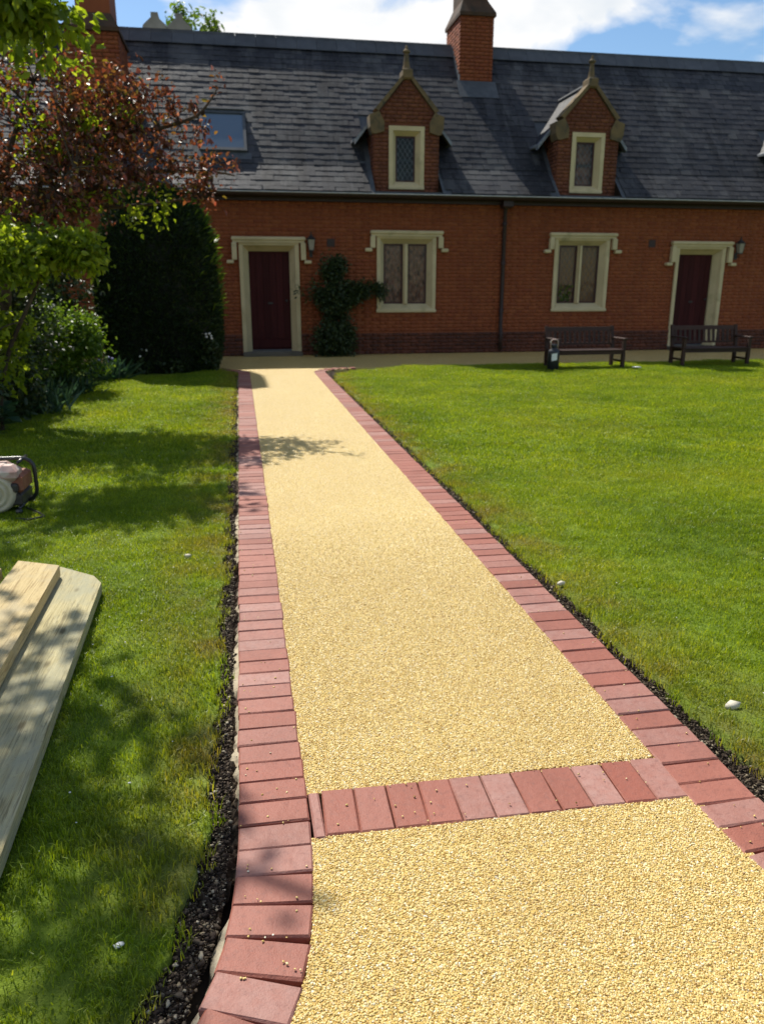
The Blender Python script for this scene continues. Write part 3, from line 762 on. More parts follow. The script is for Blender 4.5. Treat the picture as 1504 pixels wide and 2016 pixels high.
def window(c, curtain, parent=house):
    w = .47; z0, z1 = 1.05, 2.28
    b = MB()
    b.sweep(c - w, c + w, z0, z1, [(0, WY + .2), (0, WY + .13), (.075, WY + .02), (.085, WY - .012), (.105, WY - .03), (.17, WY - .03), (.17, WY + .2)])
    win = fix_normals(b.build('window', M['stone'], parent))
    b = MB(); b.prism([(c - .05, z0), (c + .05, z0), (c + .05, z1), (c - .05, z1)], WY + .09, WY + .18)
    b.prism([(c - .025, z0 + .002), (c + .025, z0 + .002), (c + .025, z1 - .002), (c - .025, z1 - .002)], WY + .03, WY + .088)
    b.build('mullion', M['stone'], win)
    b = MB(); b.box(c - .655, c + .655, WY - .055, WY + .02, .872, .935, .012); b.build('sill', M['stone'], win)
    b = MB(); z = 2.46; yA, yB = WY - .10, WY + .05
    b.box(c - .78, c + .78, yA, yB, z, z + .075, .02); b.box(c - .76, c + .76, yA + .03, yB, z - .04, z - .001)
    for sx in (-1, 1):
        xa = c + sx * .73; b.box(min(xa - .05, xa + .05), max(xa - .05, xa + .05), yA + .003, yB, 2.185, z - .042, .012)
        xb = c + sx * .82; b.box(min(xb - .07, xb + .07), max(xb - .07, xb + .07), yA - .004, yB, 2.11, 2.183, .015)
    b.build('hood_mould', M['stone'], win)
    for sx in (-1, 1):
        xa, xb = (c - w, c - .05) if sx < 0 else (c + .05, c + w)
        b = MB(); b.sweep(xa + .035, xb - .035, z0 + .035, z1 - .035, [(0, WY + .145), (0, WY + .175), (.034, WY + .175), (.034, WY + .145)])
        fix_normals(b.build('casement', M['casement'], win))
        b = MB(); b.box(xa + .02, xb - .02, WY + .158, WY + .162, z0 + .02, z1 - .02); b.build('pane', M['glass'], win)
        b = MB(); st = .115                      # lead lattice
        xx0, xx1, zz0, zz1 = xa + .036, xb - .036, z0 + .036, z1 - .036
        for sgn in (-1, 1):
            k0 = zz0 - 2
            while k0 < zz1 + 2:
                P = []
                for X in np.linspace(xx0, xx1, 25):
                    Z = k0 + sgn * (X - xx0) * 1.5
                    if zz0 <= Z <= zz1: P.append((X, WY + .155, Z))
                if len(P) >= 2: b.tube([P[0], P[-1]], .0035, 4)
                k0 += st * 1.5
        b.build('lead_lattice', M['dull_lead'], win)
    n = 40; V = []
    for i in range(n + 1):
        X = c - w + 2 * w * i / n; Y = WY + .195 + .014 * math.sin(i * 1.7) + .006 * math.sin(i * 4.1)
        V += [(X, Y, z0 - .05), (X, Y, z1 + .05)]
    mk('curtain', V, [(2 * i, 2 * i + 2, 2 * i + 3, 2 * i + 1) for i in range(n)], M[curtain], win, True)
    b = MB(); b.box(c - .6, c + .6, WY + .345, WY + .36, .9, 2.45); b.build('dark_room', M['dark'], win)
    return win
window(WINS[0], 'curtain'); w2 = window(WINS[1], 'net')
# pot plant leaves behind the second window's glass
P = np.stack([rng.uniform(7.03, 7.35, 90), np.full(90, WY + .168) + rng.uniform(-.003, .004, 90), rng.uniform(1.06, 1.42, 90)], 1)
V, F = leaves(P, rdir(90, .6), rdir(90), rng.uniform(.06, .11, 90), rng.uniform(.03, .05, 90)); mk('pot_plant_leaves', V, F, M['bush'], w2)

def door(c):
    w = .42; z0, z1 = .13, 2.11
    b = MB(); b.sweep(c - w, c + w, z0 - .05, z1, [(0, WY + .24), (0, WY + .16), (.085, WY + .03), (.095, WY - .008), (.115, WY - .04), (.19, WY - .04), (.19, WY + .24)], closed=False)
    fix_normals(b.build('dummy', M['stone'], house)); sur = bpy.data.objects['dummy']; sur.name = 'door_surround'; ORG['door_surround'] = org(house); ORG[sur.name] = org(house)
    b = MB(); z = 2.31; yA, yB = WY - .11, WY + .05
    b.box(c - .75, c + .75, yA, yB, z, z + .075, .02); b.box(c - .73, c + .73, yA + .03, yB, z - .04, z - .001)
    for sx in (-1, 1):
        xa = c + sx * .70; b.box(xa - .05, xa + .05, yA + .003, yB, 1.93, z - .042, .012)
        xb = c + sx * .79; b.box(xb - .07, xb + .07, yA - .004, yB, 1.86, 1.928, .015)
    b.build('hood_mould', M['stone'], sur)
    b = MB(); b.box(c - .44, c + .44, WY + .215, WY + .245, z0 - .02, z1 + .02); dr = b.build('door', M['door'], house)
    for k in range(6):
        b = MB(); xa = c - .415 + k * .1385; b.box(xa, xa + .132, WY + .195, WY + .214, z0 + .2, z1, .006); b.build('plank', M['door'], dr)
    b = MB(); b.box(c - .415, c + .415, WY + .187, WY + .214, z0 + .01, z0 + .195, .01); b.build('kick_board', M['door'], dr)
    b = MB(); b.lathe([(.012, 0), (.012, -.03), (.026, -.04), (.026, -.055), (.01, -.06)], (c + .34, WY + .195, 1.12), 'Y', 12); b.build('handle', M['iron'], dr, True)
    b = MB(); b.box(c - .05, c + .05, WY + .186, WY + .1945, 1.05, 1.09, .003); b.build('letter_plate', M['iron'], dr)
    b = MB(); b.box(c - .62, c + .62, WY - .24, WY + .2, -.06, .082, .02); b.build('doorstep', M['step'], dr)
for c in DOORS: door(c)
# second window of this kind of thing is done; vents, downpipe, eaves
for (x, z) in ((1.93, 2.28), (9.13, 2.33)):
    b = MB(); b.box(x - .085, x + .085, WY - .006, WY + .01, z - .085, z + .085, .004)
    v = b.build('air_vent', M['plinth_brick'], house)
    for k in range(5):
        b = MB(); b.box(x - .07, x + .07, WY - .014, WY - .0065, z - .066 + k * .028, z - .05 + k * .028); b.build('vent_slat', M['iron'], v)
b = MB(); b.tube([(5.66, 16.60, EZ), (5.66, 16.62, EZ - .06), (5.66, WY - .06, EZ - .28), (5.66, WY - .06, .55), (5.66, WY - .10, .42), (5.66, WY - .10, .06)], .042, 10)
for z in (.9, 1.9, 2.7): b.lathe([(.052, -.035), (.055, 0), (.052, .035)], (5.66, WY - .06, z), 'Z', 10)
b.build('downpipe', M['gutter'], house, True)
b = MB(); b.box(5.55, 5.77, 16.53, WY - .02, EZ - .2, EZ - .02, .03); b.build('hopper', M['gutter'], bpy.data.objects['downpipe'])
b = MB(); b.box(X0, X1, WY - .10, WY - .005, EZ - .13, EZ + .04); b.build('fascia', M['gutter'], house)
V, F = [], []
n = 8
for i, X in enumerate((X0, X1)):
    for k in range(n + 1):
        a = PI * k / n; V.append((X, 16.485 - .065 * math.cos(a), 3.205 - .07 * math.sin(a)))
F = [(k, k + 1, n + 2 + k, n + 1 + k) for k in range(n)]
gt = mk('gutter', V, F, M['gutter'], house, True)
b = MB(); b.tube([(X0, 16.42, 3.207), (X1, 16.42, 3.207)], .010, 6); b.build('gutter_lip_highlight', M['gutter_lip_highlight'], gt)

# roof
PROF = [(16.44, 3.235), (17.0, 3.75), (19.6, 6.70)]
def roof_z(Y):
    return np.interp(Y, [p[0] for p in PROF], [p[1] for p in PROF])
b = MB()
xs_ = [X0]
for c in DORM: xs_ += [c - .70, c + .70]
xs_ += [X1]
for i in range(len(xs_) - 1):
    pr = PROF if i % 2 == 0 else [(17.15, float(roof_z(17.15))), PROF[2]]
    a, e = xs_[i], xs_[i + 1]
    V = [(x, y, z - .012) for x in (a, e) for y, z in pr]; k = len(pr)
    b.add(V, [(j, k + j, k + j + 1, j + 1) for j in range(k - 1)])
b.add([(X0, 19.6, 6.69), (X1, 19.6, 6.69), (X1, 23, 3.2), (X0, 23, 3.2)], [(0, 1, 2, 3)])
for X in (X0, X1): b.add([(X, WY, 3.1), (X, 23, 3.1), (X, 19.6, 6.68), (X, 17, 3.73)], [(0, 1, 2, 3)])
roof = b.build('roof', M['dull_lead'], house)
# slates
seg = [math.dist(PROF[0], PROF[1]), math.dist(PROF[1], PROF[2])]
TOT = sum(seg)
def along(s_):
    if s_ < seg[0]:
        f = s_ / seg[0]; a, e = PROF[0], PROF[1]
    else:
        f = (s_ - seg[0]) / seg[1]; a, e = PROF[1], PROF[2]
    d = ((e[0] - a[0]), (e[1] - a[1])); L_ = math.hypot(*d)
    return a[0] + d[0] * f, a[1] + d[1] * f, d[0] / L_, d[1] / L_
CHIM = [(5.17, 5.92, 18.86, 20.1), (-3.02, -2.06, 17.42, 18.8)]
SKY = (-.62, .31, 17.22, 17.98)
def slate_mesh():
    w, l, t_ = .232, .36, .007
    j = lambda a: random.uniform(-a, a)
    cl = random.choice([0, 0, 0, .02, .03])
    V = [(-w / 2, 0 + j(.005), 0), (w / 2 - cl, 0 + j(.005), 0), (w / 2, .02 + cl * .6, 0), (w / 2, l, 0), (-w / 2, l, 0)]
    V += [(x, y, t_) for x, y, z in V]
    F = [(5, 6, 7, 8, 9), (0, 1, 6, 5), (1, 2, 7, 6), (2, 3, 8, 7), (4, 0, 5, 9)]
    return V, F
SL = [slate_mesh() for _ in range(7)]
SLM = [mesh_of('slate', *s_, M['slate']) for s_ in SL]
places = []
exp_ = .172; s_ = 0.0; row = 0
while s_ < TOT - .12:
    Y, Z, dy, dz = along(s_)
    Y2, Z2, _, _ = along(min(s_ + .2, TOT))
    x = X0 + (.12 if row % 2 else 0)
    while x < X1:
        skip = any(abs(x - c) < .80 and Z2 < 5.42 and abs(x - c) < .80 for c in DORM if (Y < 18.0 and (abs(x - c) < .80 if Y > 16.9 else abs(x - c) < .84)))
        skip = skip or any(a - .08 < x < e + .08 and f - .05 < Y2 and Y < g_ for a, e, f, g_ in CHIM)
        skip = skip or (SKY[0] - .06 < x < SKY[1] + .06 and SKY[2] - .10 < Y < SKY[3] - .0)
        if not skip:
            places.append((x + random.gauss(0, .003), Y, Z, dy, dz))
        x += .24
    s_ += exp_ if row else .12; row += 1
def slate_mat(x, Y, Z, dy, dz):
    th = math.atan2(dz, dy) - rad(1.9)
    rot = Matrix.Rotation(th + random.gauss(0, .008), 4, 'X') @ Matrix.Rotation(random.gauss(0, .012), 4, 'Z')
    lift = random.uniform(.008, .013)
    return Matrix.Translation((x, Y - dz * lift, Z + dy * lift)) @ rot
vis = [i for i, p_ in enumerate(places) if -1.0 < p_[0] < 12.0]
vis.sort(key=lambda i: (places[i][0] - 0) ** 2 + places[i][1] ** 2 + (places[i][2] - 1.4) ** 2)
solo = set(vis[:300])
JV, JF = [], []
for i, p_ in enumerate(places):
    m_ = slate_mat(*p_); k = random.randrange(7)
    if i in solo:
        o = bpy.data.objects.new('slate', SLM[k]); link(o, roof)
        o.matrix_local = Matrix.Translation(-org(roof)) @ m_
    else:
        base = len(JV); JV += [tuple(m_ @ Vector(v)) for v in SL[k][0]]; JF += [tuple(q + base for q in f) for f in SL[k][1]]
mk('slate', JV, JF, M['slate'], roof, False, 'stuff')
# ridge: half-round capping with a wing each side
x = X0
while x < X1:
    e = min(x + .45, X1)
    if not (CHIM[0][0] - .3 < x < CHIM[0][1] - .1):
        V = []
        for X in (x, e - .006):
            for dy, dz in ((-.25, -.27), (-.24, -.25), (-.045, -.02), (-.03, .045), (.03, .045), (.05, -.02), (.3, -.33)): V.append((X, 19.6 + dy, 6.76 + dz))
        F = [(k, k + 1, 7 + k + 1, 7 + k) for k in range(6)] + [(6, 5, 4, 3, 2, 1, 0), tuple(range(7, 14))]
        fix_normals(mk('ridge_tile', V, F, M['ridge'], roof))
    x += .45

# rooflight on the roof behind the red tree
def on_roof(x, Y, off): # point on slope, off along the normal
    th = math.atan2(2.95, 2.6); return (x, Y - math.sin(th) * off, float(roof_z(Y)) + math.cos(th) * off)
b = MB(); fw = .06
def slab(b, xa, xb, ya, yb, o0, o1):
    P = [on_roof(x, y, o) for o in (o0, o1) for x, y in ((xa, ya), (xb, ya), (xb, yb), (xa, yb))]
    b.add(P, [(3, 2, 1, 0), (4, 5, 6, 7)] + [(i, (i + 1) % 4, 4 + (i + 1) % 4, 4 + i) for i in range(4)])
slab(b, SKY[0], SKY[1], SKY[2], SKY[2] + .05, -.02, .08); slab(b, SKY[0], SKY[1], SKY[3] - .05, SKY[3], -.02, .085)
slab(b, SKY[0], SKY[0] + fw, SKY[2] + .0505, SKY[3] - .0505, -.02, .08); slab(b, SKY[1] - fw, SKY[1], SKY[2] + .0505, SKY[3] - .0505, -.02, .08)
slab(b, SKY[0] - .08, SKY[1] + .08, SKY[2] - .12, SKY[2] - .001, .0, .022)
rl = b.build('rooflight', M['dull_lead'], house)
b = MB(); slab(b, SKY[0] + fw, SKY[1] - fw, SKY[2] + .05, SKY[3] - .05, .03, .06); b.build('pane', M['roofglass'], rl)
b = MB(); slab(b, SKY[0] + .04, SKY[1] - .02, SKY[3] + .002, SKY[3] + .03, .06, .12); b.build('blind_box', M['dull_lead'], rl)

# dormers
def dormer(c):
    yF = WY + .012; zb, ze, za = 3.27, 4.66, 5.44
    body = [(c - .68, zb), (c + .68, zb), (c + .68, ze), (c, za), (c - .68, ze)]
    # front in a ring round the window hole, as prisms
    hx, h0, h1 = .30, 3.405, 4.47
    b = MB()
    b.prism([(c - .68, zb), (c - hx, zb), (c - hx, ze), (c - .68, ze)], yF, yF + .22); b.prism([(c + hx, zb), (c + .68, zb), (c + .68, ze), (c + hx, ze)], yF, yF + .22)
    b.prism([(c - hx, zb), (c + hx, zb), (c + hx, h0), (c - hx, h0)], yF, yF + .22); b.prism([(c - hx, h1), (c + hx, h1), (c + hx, ze), (c - hx, ze)], yF, yF + .22)
    b.prism([(c - .68, ze + .001), (c + .68, ze + .001), (c, za)], yF, yF + .22)
    for sx in (-1, 1):
        xa, xb = sorted((c + sx * .68, c + sx * .56)); b.box(xa, xb, yF + .221, 18.1, zb, ze - .05)
    dm = fix_normals(b.build('dormer', M['dormer_brick'], house))
    # brick facing
    C0, C1 = [], []
    z = zb + .01; row = 0
    while z < za - .08:
        hw = .675 if z < ze - .07 else max(.0, (za - z - .075) / (za - ze) * .68)
        for p_, q_ in cuts(c - hw, c + hw, [(c - .375, c + .375, zb, 4.57)], z, z + .06):
            x = p_ - (.06 if row % 2 else 0); k = row
            while x < q_:
                ln = .215 if k % 2 else .1025
                a, e = max(x, p_), min(x + ln, q_)
                if e - a > .02: C0.append((a, yF - .010 + random.uniform(-.002, .002), z)); C1.append((e, yF + .003, z + .063))
                x += ln + .01; k += 1
        # cheeks
        if z < ze - .13:
            for sx in (-1, 1):
                yv = yF + .02 + (.05 if row % 2 else 0); k = row
                yend = 16.95 + (z - 3.6) * .9 + .25
                while yv < yend:
                    ln = .215 if k % 2 else .1025
                    xs2 = sorted((c + sx * .679, c + sx * .691)); C0.append((xs2[0], yv, z)); C1.append((xs2[1], yv + ln, z + .063)); yv += ln + .01; k += 1
        z += .073; row += 1
    V, F = add_boxes(C0, C1); mk('brick', V, F, M['dormer_brick'], dm, False, 'stuff')
    b = MB(); cx = c
    b.sweep(cx - .205, cx + .205, 3.50, 4.37, [(0, yF + .2), (0, yF + .12), (.07, yF + .015), (.08, yF - .02), (.165, yF - .02), (.165, yF + .2)])
    b.box(cx - .372, cx + .372, yF - .05, yF + .1, 3.335, 3.40, .012)
    fix_normals(b.build('window_surround', M['stone'], dm))
    b = MB(); b.sweep(cx - .175, cx + .175, 3.53, 4.34, [(0, yF + .13), (0, yF + .16), (.031, yF + .16), (.031, yF + .13)]); fix_normals(b.build('casement', M['casement'], dm))
    b = MB(); b.box(cx - .19, cx + .19, yF + .148, yF + .152, 3.51, 4.36); b.build('pane', M['glass'], dm)
    b = MB()
    for sg in (-1, 1):
        for k0 in np.arange(2.6, 5.2, .15):
            P = [(X, yF + .145, k0 + sg * (X - cx) * 1.5) for X in np.linspace(cx - .175, cx + .175, 15) if 3.53 <= k0 + sg * (X - cx) * 1.5 <= 4.34]
            if len(P) >= 2: b.tube([P[0], P[-1]], .0035, 4)
    b.build('lead_lattice', M['lead'], dm)
    b = MB(); b.box(cx - .25, cx + .25, yF + .40, yF + .41, 3.4, 4.5); b.build('blind', M['curtain' if c > 5 else 'dark'], dm)
    # kneelers, coping, finial
    for sx in (-1, 1):
        P = [(.47, 4.42), (.66, 4.37), (.71, 4.38), (.76, 4.50), (.77, 4.72), (.64, 4.76), (.58, 4.80), (.47, 4.60)]
        b = MB(); b.prism([(c + sx * x, z) for x, z in (P if sx > 0 else P[::-1])], yF - .06, yF + .30); fix_normals(b.build('kneeler', M['old_stone'], dm))
        b = MB(); P = [(.58, 4.79), (.66, 4.83), (.045, za + .07), (.045, za - .02)]
        b.prism([(c + sx * x, z) for x, z in (P if sx > 0 else P[::-1])], yF - .055, yF + .28); fix_normals(b.build('coping', M['old_stone'], dm))
    b = MB(); b.box(c - .10, c + .10, yF - .07, yF + .27, za - .06, za + .14, .03)
    b.lathe([(.085, .14), (.07, .2), (.05, .36), (.045, .42), (.075, .44), (.075, .47), (.035, .50), (.02, .56), (.0, .575)], (c, yF + .08, za), 'Z', 8)
    b.build('finial', M['old_stone'], dm)
    # slated slopes running back into the main roof
    k_ = (za - ze) / .68
    for sx in (-1, 1):
        P0 = (c, za + .0); ex = .98
        P = [(c, za + .03), (c + sx * ex, za + .03 - k_ * ex), (c + sx * ex, za - .03 - k_ * ex), (c, za - .03)]
        b = MB(); b.prism(P if sx < 0 else P[::-1], yF + .285, 18.5); rf = fix_normals(b.build('dormer_slope', M['slate'], dm))
        b = MB()
        P = [(c + sx * .70, za + .045 - k_ * .70), (c + sx * 1.02, za + .045 - k_ * 1.02), (c + sx * 1.02, za - .045 - k_ * 1.02), (c + sx * .70, za - .02 - k_ * .70)]
        b.prism(P if sx < 0 else P[::-1], yF + .26, yF + .40)
        P = [(c + sx * .985, za + .05 - k_ * .985), (c + sx * 1.06, za + .03 - k_ * 1.0), (c + sx * 1.06, za - .02 - k_ * 1.0), (c + sx * .985, za - .04 - k_ * .985)]
        b.prism(P if sx < 0 else P[::-1], yF + .405, 17.6)
        fix_normals(b.build('lead_flashing', M['lead'], dm))
    b = MB(); b.tube([(c, yF + .3, za + .05), (c, 18.6, za + .05)], .05, 8); b.build('ridge_roll', M['dull_lead'], dm)
    b = MB(); b.box(c - .69, c + .69, 16.50, yF - .005, 3.20, 3.262); b.build('dormer_apron', M['dull_lead'], dm)
for c in DORM: dormer(c)

# chimneys
def chimney(x0, x1, y0, y1, zbase, ztop, neck, nm):
    b = MB(); b.box(x0, x1, y0 + .012, y1, zbase - .6, ztop); ch = b.build('chimney', M['mortar'], house)
    C0, C1 = [], []
    z = zbase - .4; row = 0
    while z < ztop - .02:
        for face in range(3):
            a0, a1 = (x0, x1) if face == 0 else (y0 + .014, y1)
            p_ = a0; k = row
            while p_ < a1:
                ln = .215 if k % 2 else .1025; e = min(p_ + ln, a1); d = random.uniform(-.002, .002)
                if e - p_ > .02:
                    if face == 0: C0.append((p_, y0 + d, z)); C1.append((e, y0 + .015, z + .065))
                    elif face == 1: C0.append((x0 - .011 + d, p_, z)); C1.append((x0 + .002, e, z + .065))
                    else: C0.append((x1 - .002, p_, z)); C1.append((x1 + .011 + d, e, z + .065))
                p_ += ln + .01; k += 1
        z += .075; row += 1
    V, F = add_boxes(C0, C1); mk('brick', V, F, M['brick'], ch, False, 'stuff')
    (a, e) = neck; h = .30; m_ = (y1 - y0) * .16
    V = [(x0 - .045, y0 - .045, ztop), (x1 + .045, y0 - .045, ztop), (x1 + .045, y1 + .045, ztop), (x0 - .045, y1 + .045, ztop)]
    V += [(x, y, ztop + .07) for x, y, z in V]
    V += [(a, y0 + m_, ztop + .07 + h), (e, y0 + m_, ztop + .07 + h), (e, y1 - m_, ztop + .07 + h), (a, y1 - m_, ztop + .07 + h)]
    b = MB(); b.add(V, [(3, 2, 1, 0), (8, 9, 10, 11)] + [(q * 4 + i, q * 4 + (i + 1) % 4, q * 4 + 4 + (i + 1) % 4, q * 4 + 4 + i) for q in range(2) for i in range(4)])
    b.build('weathering', M['sooty'], ch)
    b = MB(); b.box(a, e, y0 + m_, y1 - m_, ztop + .07 + h, ztop + 2.0); b.box(a - .06, e + .06, y0 + m_ - .06, y1 - m_ + .06, ztop + 2.0, ztop + 2.18, .04)
    for k in range(2): b.lathe([(.13, 0), (.11, .35), (.13, .37), (.10, .38)], ((a + e) / 2, y0 + m_ + .25 + k * (y1 - y0 - 2 * m_ - .5), ztop + 2.18), 'Z', 12)
    b.build('stack', M['sooty'] if nm else M['brick'], ch)
    return ch
ch1 = chimney(5.17, 5.92, 18.86, 20.1, 5.7, 7.20, (5.25, 5.83), 1)
b = MB()                                     # stepped lead soakers up the left cheek and an apron below
pts_ = []
for k in range(7):
    ya = 18.86 + k * .105; zz = float(roof_z(ya)); b.box(5.145, 5.168, ya, ya + .16, zz - .02, zz + .17)
b.build('flashing', M['lead'], ch1)
b = MB(); b.add([(5.08, 18.5, float(roof_z(18.5)) + .04), (6.0, 18.5, float(roof_z(18.5)) + .04), (6.0, 18.85, float(roof_z(18.85)) + .05), (5.08, 18.85, float(roof_z(18.85)) + .05)], [(0, 1, 2, 3)]); b.build('lead_apron', M['dull_lead'], ch1)
chimney(-3.02, -2.06, 17.42, 18.8, 4.2, 6.12, (-2.82, -2.18), 0)

# ------------------------------------------------------------------ wall lanterns
def lantern(x, z, label):
    l_ = thing('wall_lantern', label, 'lantern', (x, WY, z), 'carriage lanterns on the front wall')
    y = WY - .14
    b = MB(); b.box(x - .035, x + .035, WY - .012, WY - .001, z - .27, z - .12, .004)
    b.tube([(x, WY - .01, z - .2), (x, y + .03, z - .22), (x, y, z - .17)], .008, 6); b.build('bracket', M['iron'], l_)
    b = MB()
    P = [(-.045, -.13), (.045, -.13), (.068, .07), (-.068, .07)]
    for s1 in (-1, 1):
        for s2 in (-1, 1): b.tube([(x + s1 * .045, y + s2 * .045, z - .13), (x + s1 * .07, y + s2 * .07, z + .07)], .005, 4)
    b.box(x - .05, x + .05, y - .05, y + .05, z - .15, z - .13)
    b.box(x - .078, x + .078, y - .078, y + .078, z + .07, z + .082)
    b.build('cage', M['iron'], l_)
    V = [(x + a * .043, y + c * .043, z - .128) for a, c in ((-1, -1), (1, -1), (1, 1), (-1, 1))] + [(x + a * .066, y + c * .066, z + .069) for a, c in ((-1, -1), (1, -1), (1, 1), (-1, 1))]
    b = MB(); b.add(V, [(i, (i + 1) % 4, 4 + (i + 1) % 4, 4 + i) for i in range(4)]); b.build('lantern_glass', M['lantern_glass'], l_)
    b = MB(); b.lathe([(.098, .082), (.05, .13), (.03, .14), (.03, .16), (.012, .17), (.012, .2), (.018, .21), (.0, .23)], (x, y, z), 'Z', 8); b.build('lantern_roof', M['iron'], l_)
lantern(1.51, 2.26, 'small black carriage lantern on the brick wall beside the door with the bush')
lantern(11.22, 2.27, 'small black carriage lantern on the brick wall right of the door behind the bench')

# ------------------------------------------------------------------ benches
def bench_mesh():
    W, H = 1.34, .72
    parts = []
    for sx in (-1, 1):
        x = sx * (W / 2 - .03)
        b = MB(); b.box(x - .028, x + .028, -.03 - .20, .03 - .20, 0, .50, .004); parts.append(('leg', b))          # front legs carry the arm
        b = MB(); b.add([(x - .028, .20, 0), (x + .028, .20, 0), (x + .028, .26, 0), (x - .028, .26, 0), (x - .028, .20, .34), (x + .028, .20, .34), (x + .028, .26, .34), (x - .028, .26, .34), (x - .028, .28, H), (x + .028, .28, H), (x + .028, .325, H), (x - .028, .325, H)],
              [(3, 2, 1, 0), (8, 9, 10, 11)] + [(q * 4 + i, q * 4 + (i + 1) % 4, q * 4 + 4 + (i + 1) % 4, q * 4 + 4 + i) for q in range(2) for i in range(4)]); parts.append(('leg', b))
        b = MB(); b.box(x - .036, x + .036, -.27, .24, .501, .528, .006); parts.append(('armrest', b))
        b = MB(); b.box(x - .018, x + .018, -.17, .20, .10, .135); parts.append(('stretcher', b))
    b = MB(); b.box(-W / 2 + .03, W / 2 - .03, -.215, -.19, .245, .305); parts.append(('seat_rail', b))
    b = MB(); b.box(-W / 2 + .03, W / 2 - .03, .19, .215, .245, .305); parts.append(('seat_rail', b))
    for k in range(5):
        b = MB(); y = -.245 + k * .094; b.box(-W / 2 + .02, W / 2 - .02, y, y + .078, .307, .329, .004); parts.append(('seat_slat', b))
    b = MB(); b.add([(-W / 2 + .03, .272, .63), (W / 2 - .03, .272, .63), (W / 2 - .03, .30, .63), (-W / 2 + .03, .30, .63), (-W / 2 + .03, .286, .705), (W / 2 - .03, .286, .705), (W / 2 - .03, .315, .705), (-W / 2 + .03, .315, .705)], [(3, 2, 1, 0), (4, 5, 6, 7)] + [(i, (i + 1) % 4, 4 + (i + 1) % 4, 4 + i) for i in range(4)]); parts.append(('top_rail', b))
    b = MB(); b.box(-W / 2 + .03, W / 2 - .03, .232, .26, .39, .425); parts.append(('bottom_rail', b))
    n = 13
    for k in range(n):
        x = -W / 2 + .10 + k * (W - .2) / (n - 1); b = MB()
        b.add([(x - .024, .240, .424), (x + .024, .240, .424), (x + .024, .254, .424), (x - .024, .254, .424), (x - .024, .278, .631), (x + .024, .278, .631), (x + .024, .292, .631), (x - .024, .292, .631)], [(3, 2, 1, 0), (4, 5, 6, 7)] + [(i, (i + 1) % 4, 4 + (i + 1) % 4, 4 + i) for i in range(4)])
        parts.append(('back_slat', b))
    return parts
bp = [(nm, mesh_of(nm, b.v, b.f, M['bench'])) for nm, b in bench_mesh()]
for (x, y, rz, lab) in ((6.08, 13.22, rad(1), 'dark wooden garden bench below the window, with a black canister at its leg'), (8.60, 13.30, rad(-2), 'dark wooden garden bench standing in front of the far door')):
    t_ = thing('garden_bench', lab, 'bench', (x, y, 0), 'wooden benches on the lawn edge', rz)
    for nm, me in bp: link(bpy.data.objects.new(nm, me), t_)

# black canister by the bench
cn_ = thing('canister', 'black plastic canister with a white label, leaning by the leg of the bench', 'canister', (5.36, 12.92, 0))
b = MB(); b.lathe([(.085, 0), (.10, .015), (.10, .30), (.09, .345), (.045, .37), (.04, .40)], (5.36, 12.92, 0), 'Z', 18); b.build('body', M['black_plastic'], cn_, True)
b = MB(); b.lathe([(.052, .40), (.055, .405), (.055, .44), (.048, .445)], (5.36, 12.92, 0), 'Z', 14); b.build('lid', M['black_plastic'], cn_, True)
V = []
for k in range(9):
    a = -PI * .72 + k * .12
    for z in (.16, .28): V.append((5.36 + .103 * math.cos(a), 12.92 + .103 * math.sin(a), z + .02 * (k / 8)))
mk('label', V, [(2 * i, 2 * i + 2, 2 * i + 3, 2 * i + 1) for i in range(8)], M['white_label'], cn_, True)
b = MB(); b.tube([(5.30, 12.92, .36), (5.30, 12.92, .50), (5.33, 12.92, .52), (5.40, 12.92, .52), (5.43, 12.92, .50), (5.43, 12.92, .36)], .010, 6); b.build('handle', M['gen_red'], cn_, True)

# small pale things lying on the grass
def stone_at(x, y, s, label, name='stone', flat=.45, mat='pale_stone', cat='stone'):
    V, F = lump(.25); V = V * np.array([s, s * .7, s * flat]) + np.array([x, y, s * flat * .4 + .012])
    tag(mk(name, V, F, M[mat], None, True), label, cat)
stone_at(1.60, 2.10, .030, 'pale flat stone on the grass beside the path, nearest the viewer')
stone_at(1.475, 3.28, .026, 'pale flat stone lying on the soil strip halfway along the right edging')
stone_at(-.34, 4.01, .022, 'small pale flake lying on the lawn left of the path')
stone_at(-.33, 1.43, .013, 'whitish leaf-shaped chip on the grass near the cut soil edge', flat=.25, mat='white_label')
stone_at(6.98, 12.98, .11, 'white scrap of paper on the grass between the two benches', 'paper_scrap', .12, 'white_label', 'paper')

# ------------------------------------------------------------------ timber planks
def plank(outline, z0, z1, label, mat):
    b = MB(); b.prism_z(outline, z0, z1, .0015)
    o = b.build('plank', M[mat]); return tag(o, label, 'plank', 'sawn timber planks on the lawn')
plank([(-.975, .95), (-.625, .95), (-.640, 1.70), (-.703, 3.545), (-.752, 3.645), (-.93, 3.80), (-.99, 3.83)], .022, .068, 'wide pale greenish timber plank with an angled end, nearest the path', 'plank_g')
plank([(-1.085, .95), (-.835, .95), (-.905, 3.655), (-1.115, 3.76)], .076, .128, 'yellow sawn timber plank lying over the edge of the pale greenish plank', 'plank_y')
plank([(-1.42, .95), (-1.14, .95), (-1.165, 3.66), (-1.43, 3.72)], .076, .128, 'yellow timber plank mostly out of view, outermost of the three', 'plank_y')
b = MB()
for y in (1.5, 3.1): b.box(-1.5, -.70, y, y + .09, -.005, .021, .003); b.box(-1.5, -1.0, y, y + .09, .0225, .0755, .003)
tag(b.build('timber_batten', M['plank_y']), 'timber battens under the planks, holding them off the grass', 'batten')

